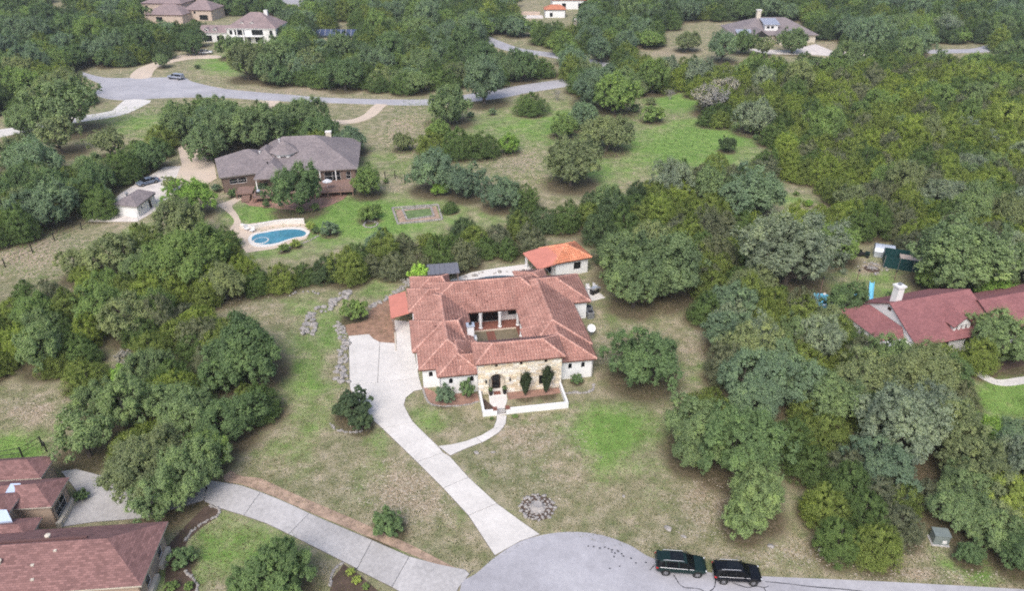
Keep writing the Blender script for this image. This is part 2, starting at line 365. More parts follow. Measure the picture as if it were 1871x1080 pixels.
GR = {}
def build_ground():
    ys = [14.0]
    while ys[-1] < 560: ys.append(ys[-1] + max(0.55, ys[-1]*0.0085))
    ys = np.array(ys + [700, 1000, 1600, 2600]); nx = 330
    t = np.linspace(-1, 1, nx)
    wide = 30 + ys*0.78; wide[-4:] = ys[-4:]*1.2
    X = wide[:, None]*t[None, :]; Y = np.repeat(ys[:, None], nx, 1)
    X = X.ravel(); Y = Y.ravel(); Z = np.zeros_like(X)
    ny = len(ys)
    me = bpy.data.meshes.new('ground')
    co = np.stack([X, Y, Z], 1).astype(np.float32)
    i = np.arange((ny-1)*(nx-1)); r, c = i//(nx-1), i % (nx-1); a = r*nx+c
    faces = np.stack([a, a+1, a+nx+1, a+nx], 1)
    np_mesh(me, co, faces)
    px, py = QN(X, Y, Z)
    jx = np.sin(X*.9+Y*.4)*3+np.sin(Y*1.7)*3; jy = np.cos(X*.8-Y*.6)*2
    clear = np.zeros(X.shape); sc_ = np.clip(60/np.maximum(Y, 20), .15, 1.6)
    for k in range(14):
        a = k*2.4; r = math.sqrt((k+.5)/14)*20
        clear += is_clear(px+jx*sc_+r*math.cos(a)*sc_, py+jy*sc_+r*.55*math.sin(a)*sc_)/14
    clear[(Y < 40)] = 1
    lush = field(px, py, LUSH); bare = field(px, py, BARE)
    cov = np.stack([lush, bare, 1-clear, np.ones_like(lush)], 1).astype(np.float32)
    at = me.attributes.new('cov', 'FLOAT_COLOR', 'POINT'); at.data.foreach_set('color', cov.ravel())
    m, nt, b = newmat('ground_cover')
    ge = N(nt, 'ShaderNodeNewGeometry').outputs['Position']
    at = N(nt, 'ShaderNodeAttribute', attribute_name='cov'); sp = N(nt, 'ShaderNodeSeparateColor'); nt.links.new(at.outputs['Color'], sp.inputs[0])
    big = noise(nt, ge, .09, 4); mid = noise(nt, ge, .5, 5, .65); fine = noise(nt, ge, 2.6, 6, .75); tiny = noise(nt, ge, 9, 3, .7)
    dry = ramp(nt, mid.outputs[0], [(.34, (.185,.20,.105)), (.5, (.285,.265,.175)), (.66, (.42,.365,.28))]).outputs[0]
    lushc = ramp(nt, mid.outputs[0], [(.3, (.13,.235,.055)), (.55, (.20,.325,.09)), (.75, (.29,.34,.14))]).outputs[0]
    barec = ramp(nt, fine.outputs[0], [(.3, (.20,.15,.105)), (.5, (.36,.29,.22)), (.66, (.62,.57,.50))]).outputs[0]
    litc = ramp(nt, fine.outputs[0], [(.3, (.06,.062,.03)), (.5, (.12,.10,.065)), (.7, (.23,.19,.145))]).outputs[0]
    def soft(v, lo, hi, n1, amp):
        x = math_n(nt, 'ADD', v, math_n(nt, 'MULTIPLY', math_n(nt, 'SUBTRACT', n1, .5), amp))
        mr = N(nt, 'ShaderNodeMapRange', clamp=True); mr.inputs[1].default_value = lo; mr.inputs[2].default_value = hi
        nt.links.new(x, mr.inputs[0]); return mr.outputs[0]
    mixn = math_n(nt, 'ADD', math_n(nt, 'MULTIPLY', fine.outputs[0], .55), math_n(nt, 'MULTIPLY', mid.outputs[0], .45))
    wob = noise(nt, ge, .22, 5, .7)
    mixl = math_n(nt, 'ADD', math_n(nt, 'MULTIPLY', wob.outputs[0], .55), math_n(nt, 'MULTIPLY', fine.outputs[0], .45))
    c = mix(nt, soft(sp.outputs[0], .1, .8, mixl, 3.2), dry, lushc)
    c = mix(nt, math_n(nt, 'MULTIPLY', soft(sp.outputs[1], .42, .85, mixn, 3.0), .9), c, barec)
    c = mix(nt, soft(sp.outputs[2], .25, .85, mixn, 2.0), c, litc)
    v = ramp(nt, tiny.outputs[0], [(.3, (.68,.68,.66)), (.7, (1.25,1.25,1.22))]).outputs[0]
    c = mix(nt, 1.0, c, v, 'MULTIPLY')
    v = ramp(nt, big.outputs[0], [(.35, (.86,.90,.84)), (.65, (1.1,1.06,1.04))]).outputs[0]
    c = mix(nt, 1.0, c, v, 'MULTIPLY')
    nt.links.new(c, b.inputs['Base Color']); b.inputs['Roughness'].default_value = .95; b.inputs['Specular IOR Level'].default_value = .1
    bump(nt, b, math_n(nt, 'ADD', fine.outputs[0], tiny.outputs[0]), .7, .12)
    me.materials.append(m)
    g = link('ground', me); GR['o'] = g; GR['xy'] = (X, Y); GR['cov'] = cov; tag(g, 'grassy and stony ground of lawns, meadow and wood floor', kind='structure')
    return g
def np_mesh(me, co, faces):
    nv, nf, k = len(co), len(faces), faces.shape[1]
    me.vertices.add(nv); me.vertices.foreach_set('co', np.ascontiguousarray(co, np.float32).ravel())
    me.loops.add(nf*k); me.loops.foreach_set('vertex_index', faces.astype(np.int32).ravel())
    me.polygons.add(nf); me.polygons.foreach_set('loop_start', np.arange(nf, dtype=np.int32)*k)
    try: me.polygons.foreach_set('loop_total', np.full(nf, k, np.int32))
    except Exception: pass
    me.update(calc_edges=True)
build_ground()

# ------------------------------------------------------------------ roads, drives, paths
def sheet(name, pts, mat, z0, z1, label=None, parent=None, kind='structure', color=None):
    o = MB().prism(pts, z0, z1).build(name, mat, parent)
    if color: o.color = (*color, 1)
    if parent is None: tag(o, label, kind=kind)
    return o
def asphalt():
    m, nt, b = newmat('pale_worn_asphalt')
    ge = N(nt, 'ShaderNodeNewGeometry').outputs['Position']
    n1 = noise(nt, ge, .12, 5, .6); n2 = noise(nt, ge, 3, 5, .7); n3 = noise(nt, ge, 30, 2)
    c = ramp(nt, n1.outputs[0], [(.3, (.345,.34,.37)), (.55, (.42,.415,.45)), (.75, (.49,.485,.515))]).outputs[0]
    n4 = noise(nt, ge, .8, 6, .75); c = mix(nt, 1.0, c, ramp(nt, n4.outputs[0], [(.32, (.86,.86,.86)), (.6, (1.04,1.04,1.04))]).outputs[0], 'MULTIPLY')
    c = mix(nt, 1.0, c, ramp(nt, n2.outputs[0], [(.3, (.90,.90,.90)), (.7, (1.07,1.07,1.07))]).outputs[0], 'MULTIPLY')
    c = mix(nt, 1.0, c, ramp(nt, n3.outputs[0], [(.3, (.9,.9,.9)), (.7, (1.08,1.08,1.08))]).outputs[0], 'MULTIPLY')
    nt.links.new(c, b.inputs['Base Color']); b.inputs['Roughness'].default_value = .9
    bump(nt, b, n3.outputs[0], .2, .01)
    return m
M['asphalt'] = asphalt()
arc = smooth_path([(845,1062),(871,1048),(905,1019),(950,991),(1000,977),(1050,973),(1100,979),(1150,997),(1195,1022),(1290,1046),(1390,1054),(1600,1063),(1871,1078),(2000,1086)], 5)
cul = W(arc + [(2050,1300),(780,1300)])
sheet('road', cul, M['asphalt'], -.2, .03, 'pale asphalt turning circle at the foot of the lot')
upper = smooth_path([(150,131),(190,141),(240,142),(330,141),(352,149),(400,160),(440,165),(520,172),(620,179),(780,181),(860,171),(960,154),(1040,143)], 4) + [(1046,156)] + smooth_path([(960,170),(900,181),(780,192),(640,189),(500,184),(400,178),(300,179),(230,183),(190,179),(172,169),(185,158),(172,148),(145,138)], 4)
sheet('road', W(upper), M['asphalt'], -.2, .03, 'pale asphalt road and turning circle running behind the houses')
def ribbon(line, width, h=0):
    c = [Vector(P(x, y, h)) for x, y in smooth_path(line, 5)]; L, R = [], []
    for i, p in enumerate(c):
        d = (c[min(i+1, len(c)-1)]-c[max(i-1, 0)]).normalized(); n = Vector((-d.y, d.x))
        L.append(tuple(p+n*width/2)); R.append(tuple(p-n*width/2))
    return L + R[::-1]
sheet('road', ribbon([(860,58),(895,74),(940,90),(1000,99),(1060,109),(1112,120)], 7), M['asphalt'], -.2, .03, 'far stretch of road glimpsed between trees')
sheet('road', ribbon([(1112,121),(1200,131),(1340,132),(1450,126)], 7), M['asphalt'], -.2, .028, 'road stretch hidden in the wood beyond the meadow')
sheet('road', ribbon([(1690,94),(1740,93),(1800,90),(1850,72),(1900,62)], 7), M['asphalt'], -.2, .03, 'road seen through the trees at the upper right')
sheet('road', ribbon([(495,-14),(540,4),(600,16)], 11), M['asphalt'], -.2, .03, 'road at the top edge of the view')
# main drive: bedding plus slabs with open joints
slabs = [
 [(637,614.5),(674,611),(683,620),(694,625.5),(690,700),(639,703)],
 [(694,625.5),(724.4,628),(723,606),(716,585),(748,588),(757,644),(766,692),(690,700)],
 [(639,703),(690,700),(766,692),(772,712),(757,715),(741.6,727),(738,741),(748,761),(755,772),(699,783.7),(683,770),(640,712)],
 [(699,783.7),(755,772),(767,784),(800,816),(810,828),(762,845)],
 [(762,845),(810,828),(822,835),(856,873),(810,893)],
 [(810,893),(856,873),(908,921),(856,943)],
 [(856,943),(908,921),(950,952),(986.6,977.5),(950,990),(904,1016)],
]
drv = thing('concrete_driveway', '', '', P(780,800)+(0,)); drv['kind'] = 'structure'
def slab_set(root, polys, mat, joint, z1, name='concrete_slab', var=.05, gap=.05):
    ox, oy = root.location.x, root.location.y
    for p in polys:
        q = [(x-ox, y-oy) for x, y in W(p)]
        MB().prism(inset(q, -.06), -.1, z1-.035).build('joint_filler', joint, root)
        o = MB().prism(inset(q, gap), z1-.13, z1).build(name, mat, root); k = 1-random.random()*var; o.color = (k, k, k*.995, 1)
slab_set(drv, slabs, M['concrete'], M['joint'], .05)
wk = thing('front_walk', '', '', P(880,790)+(0,)); wk['kind'] = 'structure'
i2 = lambda l: [(620+x/2.919, 710+y/2.919) for x, y in l]
slab_set(wk, [i2([(840,145),(893,145),(887,190),(870,215),(822,212),(838,170)]), i2([(870,215),(850,237),(790,275),(760,290),(728,262),(760,250),(822,212)]),
              i2([(760,290),(700,312),(640,337),(592,360),(527,309),(600,300),(680,281),(728,262)])], M['concrete'], M['joint'], .05)
nd = thing('neighbour_driveway', '', '', P(600,980)+(0,)); nd['kind'] = 'structure'
i1 = lambda l: [(x/2.919, 710+y/2.919) for x, y in l]
slab_set(nd, [i1([(1100,490),(1190,503),(1290,520),(1390,555),(1300,680),(1170,640),(1090,605)]), i1([(1390,555),(1480,590),(1560,625),(1650,668),(1540,780),(1420,722),(1300,680)]),
              i1([(1650,668),(1868,762),(1985,812),(1905,965),(1868,945),(1700,860),(1540,780)]), [(680,988),(748,1018),(716,1074),(652,1042)],
              [(748,1018),(800,1032),(850,1042),(858,1050),(838,1075),(828,1100),(760,1100),(716,1074)],
              [(112,862),(140,858),(197,873),(240,900),(380,890),(372,915),(262,948),(170,955),(104,965),(122,935),(145,905)]],
         M['concrete_grey'], M['joint'], .05, var=.12)
sheet('driveway', W(smooth_path([(238,142),(250,126),(283,113),(330,100),(398,101),(398,106),(345,108),(300,118),(282,128),(273,142)], 3, True)), M['paving_tan'], -.1, .04, 'curving pale drive up to the white two-storey house')
sheet('driveway', W(smooth_path([(228,182),(276,183),(262,193),(235,206),(200,215),(150,222),(60,238),(-60,262),(-60,246),(60,228),(150,211),(205,202)], 2, True)), M['concrete'], -.1, .036, 'pale drive leaving the turning circle to the left')
sheet('driveway', W([(465,183),(513,184),(497,197),(492,215),(440,235),(410,262),(380,275),(392,300),(396,326),(375,338),(330,342),(322,325),(332,300),(325,270),(360,250),(440,222),(482,205)]), M['paving_tan'], -.1, .04, 'tan drive and court left of the grey roofed house')
sheet('driveway', ribbon([(600,222),(640,222),(672,212),(690,196),(697,190)], 3.6), M['paving_tan'], -.1, .044, 'loop of tan drive beside the rocky meadow corner')
sheet('driveway', W([(1440,92),(1490,80),(1520,92),(1580,98),(1580,106),(1490,100),(1400,98),(1360,88)]), M['caliche'], -.1, .036, 'white rocky drive below the far hip roofed house')
sheet('gravel_yard', W([(158,405),(185,385),(222,352),(300,305),(330,303),(330,342),(300,368),(285,385),(250,405)]), M['caliche'], -.1, .03, 'white crushed rock yard round the shed')
sheet('garden_path', W(smooth_path([(446,352),(450,358),(432,370),(424,378),(434,392),(441,410),(432,421),(420,420),(428,406),(423,395),(408,382),(398,374),(420,366)], 3, True)), M['paving_tan'], -.1, .036, 'winding tan path between the grey roofed house and its pool')
sheet('garden_path', ribbon([(1776,672),(1800,690),(1830,700),(1880,694),(1930,690)], 1.4), M['concrete'], -.1, .04, 'narrow pale walk curving across the bright lawn on the right')
sheet('pool_terrace', W([(425,415),(445,410),(500,403),(555,406),(568,420),(560,436),(500,455),(450,462),(440,448)]), M['paving_tan'], -.1, .03, 'tan terrace round the kidney pool')
i6 = lambda l: [(530+x/4.5, 480+y/4.5) for x, y in l]
sheet('mulch_bed', W(i6([(440,520),(482,602),(650,588),(690,635),(740,660),(870,672),(868,500),(850,330),(900,250),(960,170),(940,200),(860,250),(800,300),(760,320),(690,365),(650,400),(640,470)])), M['mulch'], -.1, .02, 'reddish brown wood mulch beside the main drive')
i5 = lambda l: [(740+x/4.908, 600+y/4.908) for x, y in l]
sheet('mulch_bed', W(i5([(160,545),(200,640),(250,690),(380,700),(560,685),(668,655),(650,585),(300,590),(160,520)])), M['mulch_red'], -.1, .02, 'red mulch bed under the arched windows left of the entrance')
sheet('mulch_bed', W([(376,925),(402,930),(398,945),(372,962),(345,985),(338,1000),(352,1050),(362,1085),(300,1085),(305,1000),(340,960)]), M['mulch_dark'], -.1, .02, 'dark planting bed beside the red brown roofed house')
sheet('mulch_bed', W([(628,1032),(655,1050),(690,1080),(700,1100),(600,1100),(606,1060)]), M['mulch_dark'], -.1, .02, 'dark bed of small shrubs at the bottom beside the drive')
sheet('gravel_bed', W(i1([(1190,470),(1230,440),(1290,470),(1390,480),(1560,560),(1868,690),(2200,840),(2440,965),(2330,945),(1985,800),(1868,752),(1650,660),(1480,585),(1390,548),(1290,512),(1200,498)])), M['gravel_bed'], -.1, .024, 'pinkish gravel strip along the neighbour drive')
sheet('mulch_bed', W([(440,366),(456,376),(500,380),(560,386),(600,377),(628,364),(640,350),(600,352),(500,362),(450,356)]), M['mulch_red'], -.1, .02, 'red mulch skirt under the deck of the grey roofed house')
sheet('mulch_bed', W([(1785,655),(1830,640),(1871,645),(1871,668),(1830,678),(1800,676)]), M['mulch_dark'], -.1, .02, 'dark bed under the round oak on the right')
sheet('mulch_bed', W([(215,500),(236,494),(256,503),(250,520),(228,526),(212,516)]), M['mulch_dark'], -.1, .02, 'round brown bed at the foot of the thin grey oak')

# cracks sealed with tar on the turning circle
def strip_line(name, pts, wd, mat, z, label):
    q = W(smooth_path(pts, 4)); b = MB()
    o = MB().prism(ribw(q, wd), z-.03, z).build(name, mat); return tag(o, label, kind='structure')
def ribw(q, wd):
    c = [Vector(p) for p in q]; L, R = [], []
    for i, p in enumerate(c):
        d = (c[min(i+1, len(c)-1)]-c[max(i-1, 0)]).normalized(); n = Vector((-d.y, d.x)); k = wd*(.6+.8*random.random())
        L.append(tuple(p+n*k/2)); R.append(tuple(p-n*k/2))
    return L + R[::-1]
M['tar'] = simple('tar_seal', (.07,.07,.08), .6, .2)
ia = lambda l: [(1180+x/8.135, 990+y/8.135) for x, y in l]
for i, (l, lab) in enumerate([(ia([(410,500),(450,560),(500,640),(580,690),(700,700),(790,712),(850,740),(900,800)]), 'wavy dark tar line below the green car'),
    (ia([(1025,500),(1035,590),(1020,680),(990,720),(950,745)]), 'short dark tar line between the two cars'),
    (ia([(1290,620),(1400,660),(1520,690),(1640,668),(1750,690),(1830,668)]), 'dark tar line below the black car'),
    (ia([(60,435),(110,375),(130,350)]), 'faint crack behind the green car'), (ia([(1750,690),(1780,740),(1800,800)]), 'branching crack below the black car'),
    ([(1398,1064),(1440,1068),(1480,1073),(1560,1080),(1640,1092)], 'thin tar line along the right edge of the road'),
    ([(828,1085),(840,1064),(858,1048),(866,1044)], 'dark seam where the neighbour drive meets the road')]):
    strip_line('crack_seal', l, .10, M['tar'], .034, lab)

# ------------------------------------------------------------------ building kit
def tile_face(poly, wd=.38, ln=.48, lift=.075):
    """rows of overlapping barrel tiles on a planar roof face; the first edge of poly is its eave"""
    pts = [Vector(p) for p in poly]; O = pts[0]; a = (pts[1]-O).normalized()
    n = Vector((0,0,0))
    for i in range(1, len(pts)-1): n += (pts[i]-O).cross(pts[i+1]-O)
    n.normalize(); g = n.cross(a)
    us = [(p-O).dot(a) for p in pts]; vs = [(p-O).dot(g) for p in pts]
    u0, u1, v0, v1 = min(us), max(us), min(vs), max(vs)
    poly2 = np.array(list(zip(us, vs)))
    nu = int((u1-u0)/wd)+2; nv = int((v1-v0+.05)/ln)+2
    U, V = np.meshgrid(u0+np.arange(-1, nu)*wd, v0-.05+np.arange(0, nv)*ln)
    U = U.ravel(); V = V.ravel(); keep = np.zeros(U.shape, bool)
    for du in (0, .5, 1):
        for dv in (0, .5, 1): keep |= inpoly(U+du*wd, V+dv*ln, poly2)
    keep |= inpoly(U+.5*wd, V+.1+ln*.3, poly2)
    U, V = U[keep], V[keep]
    pu = np.array([0,.12,.31,.50,.62,1.0])*wd; pz = np.array([.0,.10,.135,.10,.0,-.01])
    k = len(U); rng = np.random.default_rng(int(abs(O.x*7+O.y*13)*10) % 9999)
    jz = rng.normal(0, .004, k); ju = rng.normal(0, .004, k)
    co = []; 
    for vv, dz, sc in ((0, lift, 1.0), (ln+.02, 0, .94)):
        for q in range(6): co.append(np.stack([U+pu[q]*1.0+ju, V+vv, pz[q]*sc+dz+jz+.02], 1))
    for q in range(6): co.append(np.stack([U+pu[q]+ju, V, np.full(k, -.01)+jz], 1))
    co = np.stack(co, 1)   # k,18,3
    f = [(q, q+1, 6+q+1, 6+q) for q in range(5)] + [(12+q, 12+q+1, q+1, q) for q in range(5)]
    F = (np.array(f)[None]+18*np.arange(k)[:, None, None]).reshape(-1, 4)
    C = co.reshape(-1, 3); A = np.array([a, g, n]); Wc = C @ A + np.array(O)
    tint = np.repeat(np.clip(rng.normal(.5, .10, k), 0, 1), 18)
    me = bpy.data.meshes.new('roof_tiles'); np_mesh(me, Wc, F)
    at = me.attributes.new('tint', 'FLOAT', 'POINT'); at.data.foreach_set('value', tint.astype(np.float32))
    bm = bmesh.new(); bm.from_mesh(me)
    for i in range(1, len(pts)):       # trim along every edge but the eave
        p, q = pts[i], pts[(i+1) % len(pts)]
        e = (q-p).normalized(); out = e.cross(n)
        if i == len(pts)-1 or True:
            bmesh.ops.bisect_plane(bm, geom=bm.verts[:]+bm.edges[:]+bm.faces[:], plane_co=p+out*.02, plane_no=out, clear_outer=True)
    bm.to_mesh(me); bm.free()
    return me
def face_base(faces, name, mat, parent, dz=0):
    """plain roof faces with eave-aligned UVs in metres"""
    me = bpy.data.meshes.new(name); vs = []; fs = []; uvs = []
    for poly in faces:
        pts = [Vector(p)+Vector((0,0,dz)) for p in poly]; O = pts[0]; a = (pts[1]-O).normalized(); n = Vector((0,0,0))
        for i in range(1, len(pts)-1): n += (pts[i]-O).cross(pts[i+1]-O)
        n.normalize(); g = n.cross(a); o = len(vs)
        vs += pts; fs.append(tuple(range(o, o+len(pts)))); uvs += [((p-O).dot(a)+random.random()*0, (p-O).dot(g)) for p in pts]
    me.from_pydata(vs, [], fs); uvl = me.uv_layers.new(name='UVMap')
    for i, l in enumerate(me.loops): uvl.data[i].uv = uvs[l.vertex_index]
    me.materials.append(mat)
    return link(name, me, parent)
def hip(x0, x1, y0, y1, e, A, B, h):
    c = [(x0,y0,e),(x1,y0,e),(x1,y1,e),(x0,y1,e)]; A3 = (*A,h); B3 = (*B,h)
    if abs(A[1]-B[1]) < 1e-6 and abs(A[0]-B[0]) > 1e-6:
        return [[c[0],c[1],B3,A3],[c[1],c[2],B3],[c[2],c[3],A3,B3],[c[3],c[0],A3]]
    if abs(A[0]-B[0]) < 1e-6 and abs(A[1]-B[1]) > 1e-6:
        return [[c[0],c[1],A3],[c[1],c[2],B3,A3],[c[2],c[3],B3],[c[3],c[0],A3,B3]]
    return [[c[0],c[1],A3],[c[1],c[2],A3],[c[2],c[3],A3],[c[3],c[0],A3]]
def cap_line(mb, p, q, r=.165, step=.42):
    p, q = Vector(p), Vector(q); L = (q-p).length; k = max(1, int(L/step)); d = (q-p)/k
    for i in range(k):
        a = p+d*i; b = a+d*1.04
        mb.tube(a+Vector((0,0,.05)), b+Vector((0,0,.02)), r*1.08, r*.9, 7, caps=True)
JIT = [0]
def roof_wing(root, x0, x1, y0, y1, e, A, B, h, skip=(), tiles=True, mat=None, fascia=None, caps=True, fz=.2):
    faces = hip(x0, x1, y0, y1, e, A, B, h)
    JIT[0] = (JIT[0]+1) % 7; j = JIT[0]*.003
    if tiles:
        face_base(faces, 'roof_deck', M['fascia'], root, -.015-j)
        for i, f in enumerate(faces):
            if i in skip: continue
            me = tile_face(f); me.materials.append(mat or M['tile'])
            o = link('roof_tiles', me, root); o['kind'] = 'stuff'
    else:
        face_base(faces, 'roof', mat, root, j)
    if caps:
        mb = MB(); A3, B3 = (*A,h), (*B,h); c = [(x0,y0,e),(x1,y0,e),(x1,y1,e),(x0,y1,e)]
        same = (A3 == B3)
        if not same: cap_line(mb, A3, B3)
        vert = abs(A[0]-B[0]) < 1e-6
        ends = [(A3,c[0]),(A3 if vert else B3,c[1]),(B3,c[2]),(B3 if vert else A3,c[3])]
        for p, q in ends: cap_line(mb, p, q)
        o = mb.build('ridge_tiles', None, root); o.data.materials.append(mat or M['tile_ridge'])
        at = o.data.attributes.new('tint', 'FLOAT', 'POINT'); at.data.foreach_set('value', np.repeat(np.random.default_rng(3).uniform(.3, 1, len(o.data.vertices)//14+1), 14)[:len(o.data.vertices)].astype(np.float32))
        o['kind'] = 'stuff'
    g = .03
    MB().box(x0+g, x1-g, y0+g, y1-g, e-fz-j, e-.03-j).build('fascia', fascia or M['fascia'], root)
def arch_pts(u, v, w, h, n=10):
    r = w/2; z = v+h-r
    return [(u-r, v), (u+r, v)] + [(u+r*math.cos(t), z+r*math.sin(t)) for t in np.linspace(0, math.pi, n)]
def open_pts(o):
    u, v, w, h = o[:4]
    return arch_pts(u, v, w, h) if len(o) > 4 and o[4] else [(u-w/2,v),(u+w/2,v),(u+w/2,v+h),(u-w/2,v+h)]
def panel(root, p0, p1, z0, z1, ops, mat, name='wall', depth=.16, fdepth=.1, frame=None, win=True, top2=None):
    """a wall face from p0 to p1 (left to right seen from outside) with real openings, reveals and windows"""
    p0, p1 = Vector((*p0,0)), Vector((*p1,0)); L = (p1-p0).length; a = (p1-p0)/L; n = Vector((a.y,-a.x,0))
    def T(u, z, d=0): return tuple(p0+a*u+Vector((0,0,z))-n*d)
    outer = [(0,z0),(L,z0),(L,z1 if top2 is None else top2),(0,z1)]; loops = [outer]+[open_pts(o) for o in ops]
    flat = [q for l in loops for q in l]
    tr = tessellate_polygon([[Vector((x,y,0)) for x,y in l] for l in loops])
    mb = MB(); fs = []
    for t in tr:
        q = [flat[i] for i in t]; ar = (q[1][0]-q[0][0])*(q[2][1]-q[0][1])-(q[2][0]-q[0][0])*(q[1][1]-q[0][1])
        fs.append(tuple(t) if ar > 0 else tuple(t[::-1]))
    mb.add([T(u, z) for u, z in flat], fs)
    for l in loops[1:]:
        m = len(l); mb.add([T(u,z) for u,z in l]+[T(u,z,depth) for u,z in l], [(i,(i+1)%m,m+(i+1)%m,m+i)[::-1] for i in range(m)])
    m = 4; mb.add([T(u,z) for u,z in outer]+[T(u,z,depth) for u,z in outer], [(i,(i+1)%m,m+(i+1)%m,m+i) for i in range(m)])
    mb.build(name, mat, root)
    if win:
        for o in ops: window(root, p0, a, n, o, fdepth, frame or M['iron'])
    return T
def window(root, p0, a, n, o, d, fmat, glass=None, name='window', fw=.06, cross=True):
    l = open_pts(o); m = len(l); u, v, w, h = o[:4]
    def T(x, z, dd): return tuple(p0+a*x+Vector((0,0,z))-n*dd)
    cu, cv = u, v+h/2
    inn = [(cu+(x-cu)*(1-2*fw/w), cv+(z-cv)*(1-2*fw/h)) for x, z in l]
    mb = MB(); vs = [T(x,z,d) for x,z in l]+[T(x,z,d) for x,z in inn]+[T(x,z,d+.05) for x,z in inn]
    mb.add(vs, [(i,(i+1)%m,m+(i+1)%m,m+i) for i in range(m)]+[(m+i,m+(i+1)%m,2*m+(i+1)%m,2*m+i) for i in range(m)])
    if cross and h > .9:
        b = .025; z = v+h*.5
        mb.add([T(u-w/2+fw,z-b,d+.01),T(u+w/2-fw,z-b,d+.01),T(u+w/2-fw,z+b,d+.01),T(u-w/2+fw,z+b,d+.01)], [(0,1,2,3)])
        if w > 1.1: mb.add([T(u-b,v+fw,d+.012),T(u+b,v+fw,d+.012),T(u+b,v+h-fw,d+.012),T(u-b,v+h-fw,d+.012)], [(0,1,2,3)])
    f = mb.build(name, fmat, root)
    MB().add([T(x,z,d+.04) for x,z in inn], [tuple(range(m))]).build('pane', glass or M['glass'], f)
    return f

# ------------------------------------------------------------------ the main house: tiled hip roofs round a courtyard
ANG = math.radians(9.3); HO = P(874.5, 724)
H = thing('spanish_house', 'sprawling white stucco house with terracotta tile roofs, stone entry front and inner courtyard', 'house', (*HO,0), ANG)
def HW(x, y):   # house frame -> world
    return (HO[0]+x*math.cos(ANG)-y*math.sin(ANG), HO[1]+x*math.sin(ANG)+y*math.cos(ANG))
roof_wing(H, -7.3,.42, 2.5,24, 3.10, (-3.3,6.3),(-3.3,18.0), 4.95)
roof_wing(H, -7.95,-.4, 6.74,14.74, 3.12, (-3.5,10.75),(-1.5,10.75), 4.98)
roof_wing(H, -5.1,.66, .67,8.0, 3.08, (-2.22,3.5),(-2.22,6.5), 4.45)
roof_wing(H, -2.3,.5, .69,6.0, 3.07, (-1.6,3.35),(.3,3.35), 4.25)
roof_wing(H, -7.0,13.0, 15.7,25.4, 3.14, (-1.0,20.7),(9.0,20.7), 5.55, skip=())
roof_wing(H, -8.0,-.5, 17.25,24.2, 3.11, (-4.8,20.7),(-1.5,20.7), 4.7, skip=(1,))
roof_wing(H, -7.4,-1.4, 21.5,28.0, 3.13, (-4.3,24.8),(-2.6,24.8), 4.55)
roof_wing(H, 7.55,16.15, 4.75,24, 3.12, (11.35,8.4),(11.35,20.0), 5.25)
roof_wing(H, 7.2,15.9, 1.4,10, 3.09, (11.42,5.3),(11.42,8.2), 5.0)
roof_wing(H, 9.0,18.9, 16.1,24.8, 3.10, (11.8,20.6),(14.4,20.6), 5.1)
roof_wing(H, 9.0,14.0, 21.5,27.4, 3.05, (11.3,24.4),(11.6,24.4), 4.2)
roof_wing(H, -.25,11.25, -.18,4.85, 5.02, (2.2,2.4),(8.75,2.4), 6.25)
# solid walls under the wings
def mass(x0, x1, y0, y1, z1, mat='stucco', name='wall'): MB().box(x0, x1, y0, y1, -.3, z1).build(name, M[mat], H)
mass(-6.86,-.1, 3.0,14.4, 2.93); mass(-7.5,-3, 7.2,14.3, 2.92); mass(-4.66,-.1, 1.2,4, 2.90); mass(-7.5,-.1, 14.3,23.6, 2.9)
mass(-6.9,-1.8, 23.5,27.5, 2.9); mass(-.2,9.9, 17.9,25.0, 2.93); mass(9.8,15.6, 5.2,20, 2.91); mass(9.6,18.4, 16.5,24.3, 2.88)
mass(10.6,15.4, 1.95,6, 2.90)
mass(.25,10.65, 1.42,4.5, 4.8)
MB().box(0,.2, .2,4.6, -.3,4.9).build('wall', M['stucco'], H); MB().box(10.72,10.9, .36,4.6, -.3,4.9).build('wall', M['stucco'], H)
MB().box(.1,10.8, 4.4,4.6, -.3,4.9).build('wall', M['stucco'], H)
AW = [(.9+.35, 1.75,.55,.85,True)]
panel(H, (-6.9,2.84),(-4.7,2.84), -.3,2.93, [(1.05,1.72,.5,.82,True)], M['stucco'])
panel(H, (-4.8,1.04),(0,1.04), -.3,2.91, [(1.4,1.62,.52,.85,True),(4.1,1.66,.52,.85,True)], M['stucco'])
panel(H, (-4.8,3.0),(-4.8,1.04), -.3,2.91, [], M['stucco'])
panel(H, (10.92,1.79),(15.5,1.79), -.3,2.92, [(1.5,1.62,.5,.86,True),(3.25,1.66,.5,.86,True)], M['stucco'])
panel(H, (15.5,1.79),(15.5,6), -.3,2.92, [], M['stucco'])
panel(H, (-.1,17.74),(9.7,17.74), -.3,2.9, [(1.3,.15,1.9,2.2),(4.2,.15,2.6,2.25),(7.6,1.0,1.7,1.3)], M['stucco'])
